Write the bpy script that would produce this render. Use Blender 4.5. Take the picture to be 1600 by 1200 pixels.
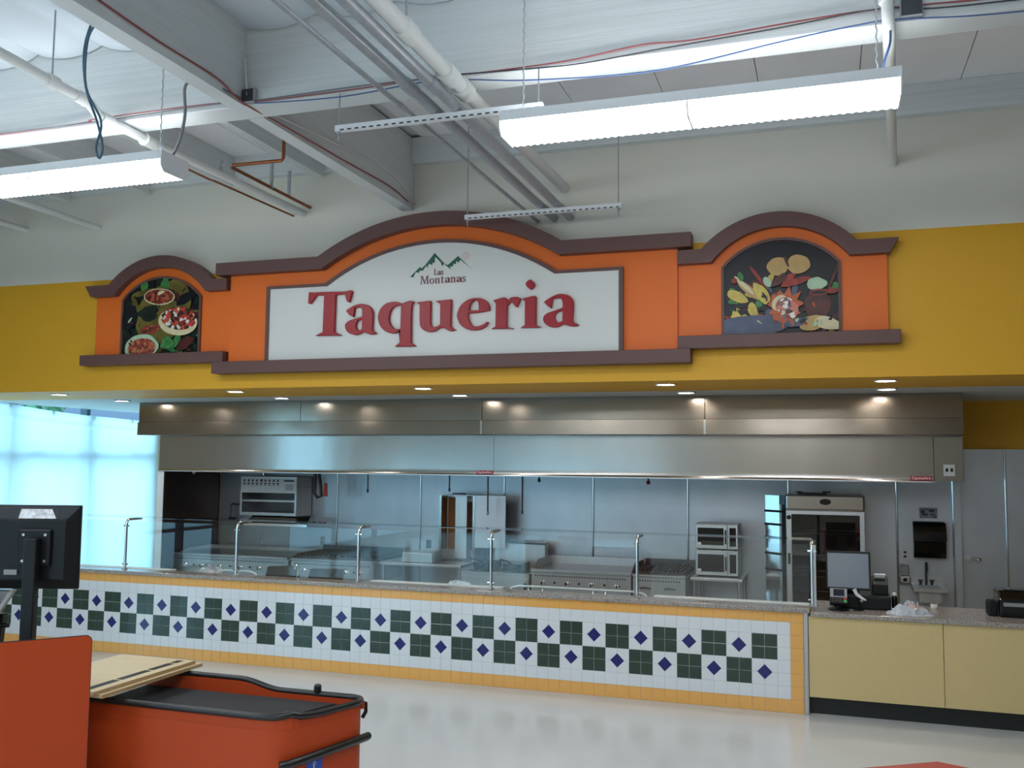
import bpy, math, random
from mathutils import Vector, Matrix

random.seed(7)
for o in list(bpy.data.objects):
    bpy.data.objects.remove(o)
SC = bpy.context.scene
COL = SC.collection
PI = math.pi

# ------------------------------------------------------------------ camera
cam_d = bpy.data.cameras.new('camera')
cam = bpy.data.objects.new('camera', cam_d)
COL.objects.link(cam)
cam_d.sensor_fit = 'HORIZONTAL'
cam_d.sensor_width = 36.0
cam_d.lens = 1477.4 * 36.0 / 1600.0
cam_d.clip_start = 0.05
cam_d.clip_end = 300
R_ = Vector((0.94925, 0.31439, 0.00947))
U_ = Vector((0.01667, -0.08035, 0.99663))
F_ = Vector((-0.31409, 0.94589, 0.08151))
m3 = Matrix((R_, U_, -F_)).transposed()
cam.matrix_world = Matrix.Translation((8.418, -8.611, 2.12)) @ m3.to_4x4()
SC.camera = cam

# ------------------------------------------------------------------ world
wd = bpy.data.worlds.new('sky')
SC.world = wd
wd.use_nodes = True
bg = wd.node_tree.nodes['Background']
bg.inputs[0].default_value = (0.38, 0.76, 1.0, 1)
bg.inputs[1].default_value = 3.1

FLUO = 8.0          # emission of the fluorescent diffusers
CAN = 55.0          # emission of the recessed downlights

vs = SC.view_settings
SC.display_settings.display_device = 'sRGB'
vs.view_transform = 'Standard'
vs.look = 'None'
vs.exposure = 0.84
vs.gamma = 1.0
vs.use_curve_mapping = False
SC.cycles.use_denoising = True
SC.cycles.max_bounces = 7
SC.cycles.diffuse_bounces = 3
SC.cycles.glossy_bounces = 4
SC.cycles.transparent_max_bounces = 12
SC.cycles.sample_clamp_indirect = 6.0
SC.cycles.caustics_reflective = False
SC.cycles.caustics_refractive = False

# ------------------------------------------------------------------ materials
def lin(c):
    r = []
    for v in c[:3]:
        v = v / 255.0
        r.append(v / 12.92 if v <= 0.04045 else ((v + 0.055) / 1.055) ** 2.4)
    return (r[0], r[1], r[2], 1.0)

MATS = {}
def mat(name, col, rough=0.5, metal=0.0, var=0.0, vscale=6.0, bump=0.0, bscale=40.0,
        spec=0.5, coat=0.0, stretch=None, emit=0.0, ecol=None, detail=3.0):
    m = bpy.data.materials.new(name)
    m.use_nodes = True
    nt = m.node_tree
    b = nt.nodes['Principled BSDF']
    c = lin(col)
    b.inputs['Base Color'].default_value = c
    b.inputs['Roughness'].default_value = rough
    b.inputs['Metallic'].default_value = metal
    b.inputs['Specular IOR Level'].default_value = spec
    b.inputs['Coat Weight'].default_value = coat
    if emit:
        b.inputs['Emission Color'].default_value = lin(ecol or col)
        b.inputs['Emission Strength'].default_value = emit
    if var or bump:
        tc = nt.nodes.new('ShaderNodeTexCoord')
        mp = nt.nodes.new('ShaderNodeMapping')
        nt.links.new(tc.outputs['Object'], mp.inputs[0])
        if stretch:
            mp.inputs['Scale'].default_value = stretch
    if var:
        nz = nt.nodes.new('ShaderNodeTexNoise')
        nz.inputs['Scale'].default_value = vscale
        nz.inputs['Detail'].default_value = detail
        nt.links.new(mp.outputs[0], nz.inputs['Vector'])
        rp = nt.nodes.new('ShaderNodeValToRGB')
        rp.color_ramp.elements[0].position = 0.3
        rp.color_ramp.elements[1].position = 0.7
        rp.color_ramp.elements[0].color = tuple(max(0, x * (1 - var)) for x in c[:3]) + (1,)
        rp.color_ramp.elements[1].color = tuple(min(1, x * (1 + var)) for x in c[:3]) + (1,)
        nt.links.new(nz.outputs[0], rp.inputs[0])
        nt.links.new(rp.outputs[0], b.inputs['Base Color'])
    if bump:
        n2 = nt.nodes.new('ShaderNodeTexNoise')
        n2.inputs['Scale'].default_value = bscale
        n2.inputs['Detail'].default_value = 2.0
        nt.links.new(mp.outputs[0], n2.inputs['Vector'])
        bp = nt.nodes.new('ShaderNodeBump')
        bp.inputs['Strength'].default_value = bump
        bp.inputs['Distance'].default_value = 0.02
        nt.links.new(n2.outputs[0], bp.inputs['Height'])
        nt.links.new(bp.outputs[0], b.inputs['Normal'])
    MATS[name] = m
    return m

def glass_mat(name, tint=(0.93, 0.97, 0.96), ior=1.5, rough=0.0):
    m = bpy.data.materials.new(name)
    m.use_nodes = True
    nt = m.node_tree
    nt.nodes.clear()
    out = nt.nodes.new('ShaderNodeOutputMaterial')
    mx = nt.nodes.new('ShaderNodeMixShader')
    fr = nt.nodes.new('ShaderNodeFresnel')
    fr.inputs[0].default_value = ior
    tr = nt.nodes.new('ShaderNodeBsdfTransparent')
    tr.inputs[0].default_value = tint + (1,)
    gl = nt.nodes.new('ShaderNodeBsdfGlossy')
    gl.inputs['Roughness'].default_value = rough
    ge = nt.nodes.new('ShaderNodeNewGeometry')
    inv = nt.nodes.new('ShaderNodeMath')
    inv.operation = 'SUBTRACT'
    inv.inputs[0].default_value = 1.0
    mul = nt.nodes.new('ShaderNodeMath')
    mul.operation = 'MULTIPLY'
    nt.links.new(ge.outputs['Backfacing'], inv.inputs[1])
    nt.links.new(inv.outputs[0], mul.inputs[0])
    nt.links.new(fr.outputs[0], mul.inputs[1])
    nt.links.new(mul.outputs[0], mx.inputs[0])
    nt.links.new(tr.outputs[0], mx.inputs[1])
    nt.links.new(gl.outputs[0], mx.inputs[2])
    nt.links.new(mx.outputs[0], out.inputs[0])
    MATS[name] = m
    return m

def emit_mat(name, col, strength):
    m = bpy.data.materials.new(name)
    m.use_nodes = True
    nt = m.node_tree
    nt.nodes.clear()
    out = nt.nodes.new('ShaderNodeOutputMaterial')
    e = nt.nodes.new('ShaderNodeEmission')
    e.inputs[0].default_value = col + (1,)
    e.inputs[1].default_value = strength
    nt.links.new(e.outputs[0], out.inputs[0])
    MATS[name] = m
    return m

def paper_mat(name):
    m = bpy.data.materials.new(name)
    m.use_nodes = True
    nt = m.node_tree
    nt.nodes.clear()
    out = nt.nodes.new('ShaderNodeOutputMaterial')
    mx = nt.nodes.new('ShaderNodeMixShader')
    mx.inputs[0].default_value = 0.72
    d = nt.nodes.new('ShaderNodeBsdfDiffuse')
    d.inputs[0].default_value = (0.82, 0.86, 0.88, 1)
    t = nt.nodes.new('ShaderNodeBsdfTranslucent')
    t.inputs[0].default_value = (0.90, 0.95, 0.96, 1)
    nt.links.new(d.outputs[0], mx.inputs[1])
    nt.links.new(t.outputs[0], mx.inputs[2])
    nt.links.new(mx.outputs[0], out.inputs[0])
    MATS[name] = m
    return m

def granite_mat(name, base, dark, light):
    m = mat(name, base, rough=0.22, spec=0.5)
    nt = m.node_tree
    b = nt.nodes['Principled BSDF']
    tc = nt.nodes.new('ShaderNodeTexCoord')
    vo = nt.nodes.new('ShaderNodeTexVoronoi')
    vo.inputs['Scale'].default_value = 190
    nt.links.new(tc.outputs['Object'], vo.inputs['Vector'])
    rp = nt.nodes.new('ShaderNodeValToRGB')
    rp.color_ramp.interpolation = 'CONSTANT'
    e = rp.color_ramp.elements
    e[0].position = 0.0
    e[0].color = lin(dark)
    e[1].position = 0.28
    e[1].color = lin(base)
    x = e.new(0.7)
    x.color = lin(light)
    sep = nt.nodes.new('ShaderNodeSeparateColor')
    nt.links.new(vo.outputs['Color'], sep.inputs[0])
    nt.links.new(sep.outputs[0], rp.inputs[0])
    nt.links.new(rp.outputs[0], b.inputs['Base Color'])
    return m

def flake_mat(name, cols, scale=30.0):
    """printed chopped food: random coloured cells"""
    m = mat(name, cols[0], rough=0.3)
    nt = m.node_tree
    b = nt.nodes['Principled BSDF']
    tc = nt.nodes.new('ShaderNodeTexCoord')
    vo = nt.nodes.new('ShaderNodeTexVoronoi')
    vo.inputs['Scale'].default_value = scale
    nt.links.new(tc.outputs['Object'], vo.inputs['Vector'])
    sep = nt.nodes.new('ShaderNodeSeparateColor')
    nt.links.new(vo.outputs['Color'], sep.inputs[0])
    rp = nt.nodes.new('ShaderNodeValToRGB')
    rp.color_ramp.interpolation = 'CONSTANT'
    e = rp.color_ramp.elements
    n = len(cols)
    e[0].position = 0
    e[0].color = lin(cols[0])
    e[1].position = 1.0 / n
    e[1].color = lin(cols[1])
    for i in range(2, n):
        x = e.new(i / n)
        x.color = lin(cols[i])
    nt.links.new(sep.outputs[0], rp.inputs[0])
    nt.links.new(rp.outputs[0], b.inputs['Base Color'])
    return m

mat('floor', (224, 226, 226), rough=0.2, var=0.04, vscale=1.2, spec=0.5)
mat('cream_wall', (222, 218, 206), rough=0.7, bump=0.08, bscale=60)
mat('yellow_wall', (231, 172, 38), rough=0.55, bump=0.05, bscale=60)
mat('white_paint', (222, 226, 226), rough=0.65, var=0.03, vscale=3, bump=0.1, bscale=20)
mat('beam_paint', (216, 220, 220), rough=0.6, var=0.05, vscale=2.0, stretch=(0.4, 1, 14), bump=0.12, bscale=5)
mat('fabric_white', (206, 214, 220), rough=0.8, bump=0.25, bscale=7)
mat('deck_panel', (242, 242, 244), rough=0.7, var=0.03, vscale=2)
mat('kitchen_ceiling', (214, 214, 208), rough=0.7)
mat('orange_panel', (240, 114, 30), rough=0.5, bump=0.03, bscale=80)
mat('brown_trim', (104, 72, 68), rough=0.5, bump=0.05, bscale=90)
mat('sign_white', (226, 226, 222), rough=0.35)
mat('letter_red', (164, 20, 34), rough=0.34, spec=0.4)
mat('logo_green', (10, 92, 66), rough=0.4)
mat('logo_plum', (112, 44, 56), rough=0.4)
mat('logo_tan', (214, 150, 120), rough=0.4)
mat('tile_orange', (240, 178, 96), rough=0.16, var=0.03, vscale=9)
mat('tile_white', (228, 231, 234), rough=0.10, var=0.015, vscale=7)
mat('tile_green', (46, 67, 57), rough=0.10, var=0.10, vscale=30)
mat('tile_blue', (30, 36, 108), rough=0.10, var=0.08, vscale=20)
mat('grout', (216, 217, 213), rough=0.8)
granite_mat('granite', (160, 150, 142), (126, 116, 110), (182, 174, 166))
mat('laminate', (214, 188, 132), rough=0.45, var=0.02, vscale=20)
mat('black_kick', (24, 27, 26), rough=0.5)
mat('steel', (196, 197, 199), rough=0.40, metal=1.0, var=0.05, vscale=3, stretch=(14, 14, 0.6), bump=0.03, bscale=2.0)
mat('steel_hood', (170, 165, 161), rough=0.18, metal=1.0, var=0.05, vscale=2.2, bump=0.16, bscale=2.2, stretch=(1, 1, 0.35))
mat('steel_wall', (190, 194, 200), rough=0.42, metal=1.0, var=0.05, vscale=2, stretch=(2, 1, 1), bump=0.02, bscale=2.5)
mat('steel_enclosure', (148, 138, 128), rough=0.17, metal=1.0, var=0.05, vscale=2.2, bump=0.16, bscale=1.8)
mat('steel_bright', (225, 226, 228), rough=0.12, metal=1.0)
mat('steel_dark', (92, 94, 98), rough=0.3, metal=1.0)
mat('dark_panel', (88, 76, 70), rough=0.3, metal=0.9)
mat('galvanised', (168, 174, 180), rough=0.42, metal=0.35, var=0.08, vscale=25)
mat('white_metal', (232, 234, 236), rough=0.4)
mat('pipe_white', (226, 228, 226), rough=0.5)
mat('copper', (150, 92, 60), rough=0.4, metal=0.8, var=0.15, vscale=18)
mat('black_plastic', (15, 18, 21), rough=0.45, spec=0.35)
mat('rib_grey', (62, 70, 80), rough=0.5)
mat('black_rubber', (24, 24, 26), rough=0.35, spec=0.6)
mat('black_gloss', (12, 14, 16), rough=0.12)
mat('belt', (46, 47, 50), rough=0.7, bump=0.1, bscale=200)
mat('checkstand_orange', (182, 68, 26), rough=0.5, spec=0.3, var=0.03, vscale=60)
mat('checkstand_red', (178, 62, 48), rough=0.45)
mat('wood_pale', (226, 204, 164), rough=0.5, var=0.06, vscale=4, stretch=(1, 10, 1))
mat('wood_edge', (176, 146, 104), rough=0.6, var=0.12, vscale=6, stretch=(1, 1, 30))
mat('bezel_grey', (150, 150, 152), rough=0.4)
mat('screen_grey', (112, 120, 132), rough=0.25, spec=0.6)
mat('screen_dark', (40, 46, 60), rough=0.15)
mat('white_plastic', (235, 236, 236), rough=0.35)
mat('label_silver', (214, 216, 220), rough=0.3, var=0.35, vscale=40)
mat('wire_red', (158, 72, 72), rough=0.5)
mat('wire_blue', (70, 98, 150), rough=0.5)
mat('wire_grey', (120, 122, 126), rough=0.5)
mat('wire_dark', (62, 62, 66), rough=0.5)
mat('wire_teal', (58, 96, 118), rough=0.5)
mat('mullion', (64, 74, 88), rough=0.4, metal=0.4)
mat('jamb_white', (222, 228, 230), rough=0.6)
mat('red_badge', (150, 26, 44), rough=0.4)
mat('label_white', (226, 228, 230), rough=0.4)
mat('label_ink', (60, 70, 84), rough=0.5)
mat('red_tag', (190, 52, 40), rough=0.5)
mat('blue_cap', (30, 50, 110), rough=0.4)
mat('green_cap', (30, 78, 60), rough=0.4)
mat('sticker_blue', (36, 84, 190), rough=0.4)
mat('heater', (150, 92, 44), rough=0.7, bump=0.3, bscale=80)
mat('oven_dark', (26, 20, 19), rough=0.25, spec=0.3)
mat('cast_iron', (42, 40, 42), rough=0.6)
mat('cloth_white', (226, 228, 232), rough=0.8, bump=0.3, bscale=30)
mat('bag_grey', (206, 208, 214), rough=0.25, bump=0.3, bscale=20)
mat('paper_pink', (232, 190, 176), rough=0.6)
mat('key_green', (70, 170, 90), rough=0.4)
mat('key_red', (190, 50, 50), rough=0.4)
mat('leaf', (58, 104, 66), rough=0.7, var=0.4, vscale=3)
mat('bark', (88, 72, 60), rough=0.8)
mat('concrete', (176, 178, 182), rough=0.8, var=0.05, vscale=0.5)
mat('far_building', (96, 94, 108), rough=0.8)
mat('store_wall', (206, 196, 176), rough=0.7)
glass_mat('guard_glass', (0.96, 0.985, 0.98), 1.75)
glass_mat('window_glass', (0.95, 0.98, 0.985), 1.5)
glass_mat('oven_glass', (0.62, 0.60, 0.58), 1.7)
glass_mat('door_glass', (0.62, 0.68, 0.70), 2.2, 0.03)
paper_mat('window_paper')
emit_mat('tube_light', (0.92, 0.97, 1.0), FLUO)
emit_mat('added_uplight_glow', (0.92, 0.97, 1.0), FLUO * 0.7)  # glow added on the fixture tops to brighten the roof deck
emit_mat('can_light', (1.0, 0.93, 0.84), CAN)
# printed food pictures
mat('print_black', (22, 24, 30), rough=0.35, spec=0.25, var=0.3, vscale=5)
mat('print_olive', (104, 94, 44), rough=0.35, spec=0.25, var=0.35, vscale=6)
mat('print_darkgreen', (28, 40, 32), rough=0.35, spec=0.25, var=0.4, vscale=9)
mat('print_cream', (222, 208, 168), rough=0.35, spec=0.25, var=0.08, vscale=12)
mat('print_tan', (196, 160, 100), rough=0.35, spec=0.25, var=0.10, vscale=12)
mat('print_red', (150, 48, 36), rough=0.35, spec=0.25, var=0.35, vscale=16)
mat('print_brown', (84, 40, 34), rough=0.35, spec=0.25, var=0.4, vscale=10)
mat('print_green', (66, 128, 70), rough=0.35, spec=0.25, var=0.3, vscale=16)
mat('print_mint', (176, 204, 172), rough=0.35, spec=0.25, var=0.1, vscale=10)
mat('print_orange', (190, 92, 48), rough=0.35, spec=0.25, var=0.12, vscale=12)
mat('print_yellow', (214, 190, 92), rough=0.35, spec=0.25, var=0.12, vscale=12)
mat('print_slate', (84, 92, 116), rough=0.35, spec=0.25, var=0.25, vscale=5)
flake_mat('print_salsa', [(120, 40, 32), (160, 56, 44), (92, 34, 30), (178, 90, 60), (110, 60, 40)], 34)
flake_mat('print_pico', [(206, 62, 52), (70, 30, 30), (228, 222, 212), (150, 52, 46), (48, 50, 36), (190, 90, 60)], 26)
flake_mat('print_beans', [(176, 84, 58), (150, 60, 46), (196, 120, 80), (120, 52, 44)], 30)

# ------------------------------------------------------------------ builders
class MB:
    def __init__(self):
        self.v = []
        self.f = []
        self.mi = []
        self.cur = 0
    def m(self, i):
        self.cur = i
        return self
    def add(self, vs, fs):
        n = len(self.v)
        self.v += [tuple(p) for p in vs]
        for f in fs:
            self.f.append(tuple(n + i for i in f))
            self.mi.append(self.cur)
        return self
    def box(self, x0, x1, y0, y1, z0, z1):
        return self.add([(x0, y0, z0), (x1, y0, z0), (x1, y1, z0), (x0, y1, z0), (x0, y0, z1), (x1, y0, z1), (x1, y1, z1), (x0, y1, z1)],
                        [(3, 2, 1, 0), (4, 5, 6, 7), (0, 1, 5, 4), (1, 2, 6, 5), (2, 3, 7, 6), (3, 0, 4, 7)])
    def hexa(self, p):
        return self.add(p, [(3, 2, 1, 0), (4, 5, 6, 7), (0, 1, 5, 4), (1, 2, 6, 5), (2, 3, 7, 6), (3, 0, 4, 7)])
    def prism(self, poly, y0, y1):
        """polygon in X,Z extruded along Y"""
        n = len(poly)
        vs = [(x, y0, z) for x, z in poly] + [(x, y1, z) for x, z in poly]
        fs = [tuple(range(n)), tuple(range(2 * n - 1, n - 1, -1))]
        for i in range(n):
            j = (i + 1) % n
            fs.append((i, i + n, j + n, j))
        return self.add(vs, fs)
    def prismx(self, poly, x0, x1):
        """polygon in Y,Z extruded along X"""
        n = len(poly)
        vs = [(x0, y, z) for y, z in poly] + [(x1, y, z) for y, z in poly]
        fs = [tuple(range(n - 1, -1, -1)), tuple(range(n, 2 * n))]
        for i in range(n):
            j = (i + 1) % n
            fs.append((i, j, j + n, i + n))
        return self.add(vs, fs)
    def prismz(self, poly, z0, z1):
        n = len(poly)
        vs = [(x, y, z0) for x, y in poly] + [(x, y, z1) for x, y in poly]
        fs = [tuple(range(n - 1, -1, -1)), tuple(range(n, 2 * n))]
        for i in range(n):
            j = (i + 1) % n
            fs.append((i, j, j + n, i + n))
        return self.add(vs, fs)
    def band(self, outer, inner, y0, y1):
        """closed ring between two X,Z loops of equal length, extruded along Y"""
        n = len(outer)
        vs = [(x, y0, z) for x, z in outer] + [(x, y0, z) for x, z in inner] + [(x, y1, z) for x, z in outer] + [(x, y1, z) for x, z in inner]
        fs = []
        for i in range(n):
            j = (i + 1) % n
            fs += [(i, j, n + j, n + i), (2 * n + j, 2 * n + i, 3 * n + i, 3 * n + j), (j, i, 2 * n + i, 2 * n + j), (n + i, n + j, 3 * n + j, 3 * n + i)]
        return self.add(vs, fs)
    def strip(self, top, bot, y0, y1):
        """open moulding between two X,Z polylines of equal length, extruded along Y"""
        return self.prism(list(top) + list(bot)[::-1], y0, y1) if len(top) < 3 else self._strip(top, bot, y0, y1)
    def _strip(self, a, b, y0, y1):
        n = len(a)
        vs = [(x, y0, z) for x, z in a] + [(x, y0, z) for x, z in b] + [(x, y1, z) for x, z in a] + [(x, y1, z) for x, z in b]
        fs = []
        for i in range(n - 1):
            j = i + 1
            fs += [(n + i, n + j, j, i), (2 * n + i, 2 * n + j, 3 * n + j, 3 * n + i), (i, j, 2 * n + j, 2 * n + i), (n + j, n + i, 3 * n + i, 3 * n + j)]
        fs += [(0, 2 * n, 3 * n, n), (n - 1, 2 * n - 1, 4 * n - 1, 3 * n - 1)]
        return self.add(vs, fs)
    def cyl(self, p0, p1, r0, r1=None, n=12, caps=True):
        r1 = r0 if r1 is None else r1
        p0 = Vector(p0)
        p1 = Vector(p1)
        d = (p1 - p0).normalized()
        a = d.orthogonal().normalized()
        b = d.cross(a)
        vs = []
        for p, r in ((p0, r0), (p1, r1)):
            for i in range(n):
                t = 2 * PI * i / n
                vs.append(p + a * (math.cos(t) * r) + b * (math.sin(t) * r))
        fs = [(i, (i + 1) % n, n + (i + 1) % n, n + i) for i in range(n)]
        if caps:
            fs += [tuple(range(n - 1, -1, -1)), tuple(range(n, 2 * n))]
        return self.add(vs, fs)
    def tube(self, pts, r, n=8, closed=False):
        pts = [Vector(p) for p in pts]
        m = len(pts)
        prev = None
        rings = []
        for i, p in enumerate(pts):
            if closed:
                d = (pts[(i + 1) % m] - pts[i - 1]).normalized()
            elif i == 0:
                d = (pts[1] - p).normalized()
            elif i == m - 1:
                d = (p - pts[i - 1]).normalized()
            else:
                d = (pts[i + 1] - pts[i - 1]).normalized()
            if prev is None:
                a = d.orthogonal().normalized()
            else:
                a = (prev - d * prev.dot(d))
                a = a.normalized() if a.length > 1e-6 else d.orthogonal().normalized()
            prev = a
            b = d.cross(a)
            rr = r[i] if isinstance(r, (list, tuple)) else r
            rings.append([p + a * (math.cos(2 * PI * k / n) * rr) + b * (math.sin(2 * PI * k / n) * rr) for k in range(n)])
        vs = [q for g in rings for q in g]
        fs = []
        for i in range(m if closed else m - 1):
            i2 = (i + 1) % m
            for k in range(n):
                k2 = (k + 1) % n
                fs.append((i * n + k, i * n + k2, i2 * n + k2, i2 * n + k))
        if not closed:
            fs += [tuple(range(n - 1, -1, -1)), tuple((m - 1) * n + k for k in range(n))]
        return self.add(vs, fs)
    def lathe(self, prof, c, n=20, axis='z'):
        """prof: (radius, height) list round an axis through c"""
        vs = []
        for r, h in prof:
            for k in range(n):
                t = 2 * PI * k / n
                u, w = r * math.cos(t), r * math.sin(t)
                if axis == 'z':
                    vs.append((c[0] + u, c[1] + w, c[2] + h))
                elif axis == 'y':
                    vs.append((c[0] + u, c[1] + h, c[2] - w))
                else:
                    vs.append((c[0] + h, c[1] + u, c[2] + w))
        fs = []
        for i in range(len(prof) - 1):
            for k in range(n):
                k2 = (k + 1) % n
                fs.append((i * n + k, i * n + k2, (i + 1) * n + k2, (i + 1) * n + k))
        fs += [tuple(range(n - 1, -1, -1)), tuple((len(prof) - 1) * n + k for k in range(n))]
        return self.add(vs, fs)
    def grid(self, fn, nu, nv):
        vs = [fn(i / nu, j / nv) for j in range(nv + 1) for i in range(nu + 1)]
        fs = [(j * (nu + 1) + i, j * (nu + 1) + i + 1, (j + 1) * (nu + 1) + i + 1, (j + 1) * (nu + 1) + i) for j in range(nv) for i in range(nu)]
        return self.add(vs, fs)
    def mesh(self, name, mats, off=(0, 0, 0)):
        me = bpy.data.meshes.new(name)
        me.from_pydata([(x - off[0], y - off[1], z - off[2]) for x, y, z in self.v], [], self.f)
        mats = mats if isinstance(mats, (list, tuple)) else [mats]
        for k in mats:
            me.materials.append(MATS[k])
        if len(mats) > 1:
            me.polygons.foreach_set('material_index', self.mi)
        me.update()
        return me

ORG = {}
def orgof(parent):
    return ORG.get(parent.name, (0, 0, 0)) if parent else (0, 0, 0)

def obj(name, mb, mats, parent=None, smooth=False, bevel=0.0, seg=2, label=None, fix=True):
    """one mesh object; vertices are given in the frame of the thing it belongs to"""
    off = orgof(parent)
    me = mb.mesh(name, mats, off)
    if fix:
        import bmesh
        bm = bmesh.new()
        bm.from_mesh(me)
        bmesh.ops.recalc_face_normals(bm, faces=bm.faces)
        bm.to_mesh(me)
        bm.free()
    o = bpy.data.objects.new(name, me)
    COL.objects.link(o)
    if parent:
        o.parent = parent
        ORG[o.name] = off
    else:
        ORG[o.name] = (0, 0, 0)
    if smooth:
        me.polygons.foreach_set('use_smooth', [True] * len(me.polygons))
        if smooth == 'auto':
            md = o.modifiers.new('edges', 'EDGE_SPLIT')
            md.split_angle = math.radians(38)
    if bevel:
        md = o.modifiers.new('bevel', 'BEVEL')
        md.width = bevel
        md.segments = seg
        md.limit_method = 'ANGLE'
        md.angle_limit = math.radians(40)
    if label:
        o['label'] = label
    return o

def tag(o, label, cat, group=None, kind=None):
    o['label'] = label
    o['category'] = cat
    if group:
        o['group'] = group
    if kind:
        o['kind'] = kind
    return o

def thing(name, label, cat, loc=(0, 0, 0), rotz=None, group=None, kind=None):
    """Empty at the base of a thing; with rotz the parts are given in its own frame, otherwise in world metres"""
    o = bpy.data.objects.new(name, None)
    COL.objects.link(o)
    o.location = loc
    o.empty_display_size = 0.1
    if rotz is not None:
        o.rotation_euler = (0, 0, rotz)
        ORG[o.name] = (0, 0, 0)
    else:
        ORG[o.name] = tuple(loc)
    return tag(o, label, cat, group, kind)

def copy_tree(root, loc, rotz=None, label=None, group=None):
    r = root.copy()
    COL.objects.link(r)
    r.location = loc
    if rotz is not None:
        r.rotation_euler = (0, 0, rotz)
    if label:
        r['label'] = label
    if group:
        r['group'] = group
    for ch in list(root.children):
        c = ch.copy()
        COL.objects.link(c)
        c.parent = r
        for g in list(ch.children):
            d = g.copy()
            COL.objects.link(d)
            d.parent = c
    return r

def arc3(a, peak, b, n=24):
    """points of the circle through a, (mid, peak) and b in X,Z"""
    (x1, z1), (x2, z2), (x3, z3) = a, peak, b
    d = 2 * (x1 * (z2 - z3) + x2 * (z3 - z1) + x3 * (z1 - z2))
    ux = ((x1 ** 2 + z1 ** 2) * (z2 - z3) + (x2 ** 2 + z2 ** 2) * (z3 - z1) + (x3 ** 2 + z3 ** 2) * (z1 - z2)) / d
    uz = ((x1 ** 2 + z1 ** 2) * (x3 - x2) + (x2 ** 2 + z2 ** 2) * (x1 - x3) + (x3 ** 2 + z3 ** 2) * (x2 - x1)) / d
    r = math.hypot(x1 - ux, z1 - uz)
    a0 = math.atan2(z1 - uz, x1 - ux)
    a1 = math.atan2(z3 - uz, x3 - ux)
    if a1 > a0:
        a1 -= 2 * PI
    return [(ux + r * math.cos(a0 + (a1 - a0) * i / n), uz + r * math.sin(a0 + (a1 - a0) * i / n)) for i in range(n + 1)]

def smooth_loop(pts, k=5):
    """closed outline; points with a third value are corners, the others are rounded through"""
    n = len(pts)
    out = []
    for i in range(n):
        p0, p1, p2, p3 = pts[i - 1], pts[i], pts[(i + 1) % n], pts[(i + 2) % n]
        c1, c2 = len(p1) > 2, len(p2) > 2
        out.append((p1[0], p1[1]))
        if c1 and c2:
            continue
        a = p1 if c1 else p0
        b = p2 if c2 else p3
        for s in range(1, k):
            t = s / k
            q = []
            for d in (0, 1):
                m1 = 0.5 * (p2[d] - a[d])
                m2 = 0.5 * (b[d] - p1[d])
                q.append((2 * t ** 3 - 3 * t ** 2 + 1) * p1[d] + (t ** 3 - 2 * t ** 2 + t) * m1 + (-2 * t ** 3 + 3 * t ** 2) * p2[d] + (t ** 3 - t ** 2) * m2)
            out.append(tuple(q))
    return out

def outline_mesh(name, loops, thick, bevel, matname, c):
    """filled, extruded outline with holes in the X,Z plane; c is the local origin (x, y_front, z)"""
    cu = bpy.data.curves.new(name, 'CURVE')
    cu.dimensions = '2D'
    cu.fill_mode = 'BOTH'
    cu.extrude = thick / 2 - bevel
    cu.bevel_depth = bevel
    cu.offset = -bevel
    cu.bevel_resolution = 1
    for lp in loops:
        sp = cu.splines.new('POLY')
        sp.points.add(len(lp) - 1)
        for q, (x, z) in zip(sp.points, lp):
            q.co = (x - c[0], z - c[2], 0, 1)
        sp.use_cyclic_u = True
    tmp = bpy.data.objects.new(name, cu)
    COL.objects.link(tmp)
    dg = bpy.context.evaluated_depsgraph_get()
    me = bpy.data.meshes.new_from_object(tmp.evaluated_get(dg))
    bpy.data.objects.remove(tmp)
    me.transform(Matrix.Translation((0, thick / 2, 0)) @ Matrix.Rotation(PI / 2, 4, 'X'))
    me.materials.clear()
    me.materials.append(MATS[matname])
    me.name = name
    return me

def text_mesh(name, body, size, matname, thick=0.002, align='CENTER'):
    cu = bpy.data.curves.new(name, 'FONT')
    cu.body = body
    cu.size = size
    cu.align_x = align
    cu.align_y = 'CENTER'
    cu.extrude = thick / 2
    tmp = bpy.data.objects.new(name, cu)
    COL.objects.link(tmp)
    dg = bpy.context.evaluated_depsgraph_get()
    me = bpy.data.meshes.new_from_object(tmp.evaluated_get(dg))
    bpy.data.objects.remove(tmp)
    me.transform(Matrix.Rotation(PI / 2, 4, 'X'))
    me.materials.clear()
    me.materials.append(MATS[matname])
    return me

def meshobj(name, me, loc, parent=None, label=None):
    """object from ready mesh data; loc in the frame of the parent thing"""
    o = bpy.data.objects.new(name, me)
    COL.objects.link(o)
    off = orgof(parent)
    o.location = (loc[0] - off[0], loc[1] - off[1], loc[2] - off[2])
    if parent:
        o.parent = parent
    if label:
        o['label'] = label
    return o
# ================================================================== the setting
XL, XR = -2.5, 21.0        # store side walls
YF = -18.0                 # store front wall
YB = 3.45                  # face of the steel wall behind the cook line
ZS = 2.868                 # underside of the header
ZT = 4.645                 # underside of the big beams
ZD = 5.37                  # roof deck

def struct(name, mb, mats, label, cat, **k):
    o = obj(name, mb, mats, **k)
    return tag(o, label, cat, kind='structure')

struct('floor', MB().box(XL - 0.3, XR + 0.3, YF - 0.3, 5.6, -0.12, 0), 'floor', 'glossy pale grey sheet floor of the store', 'floor')

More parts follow.
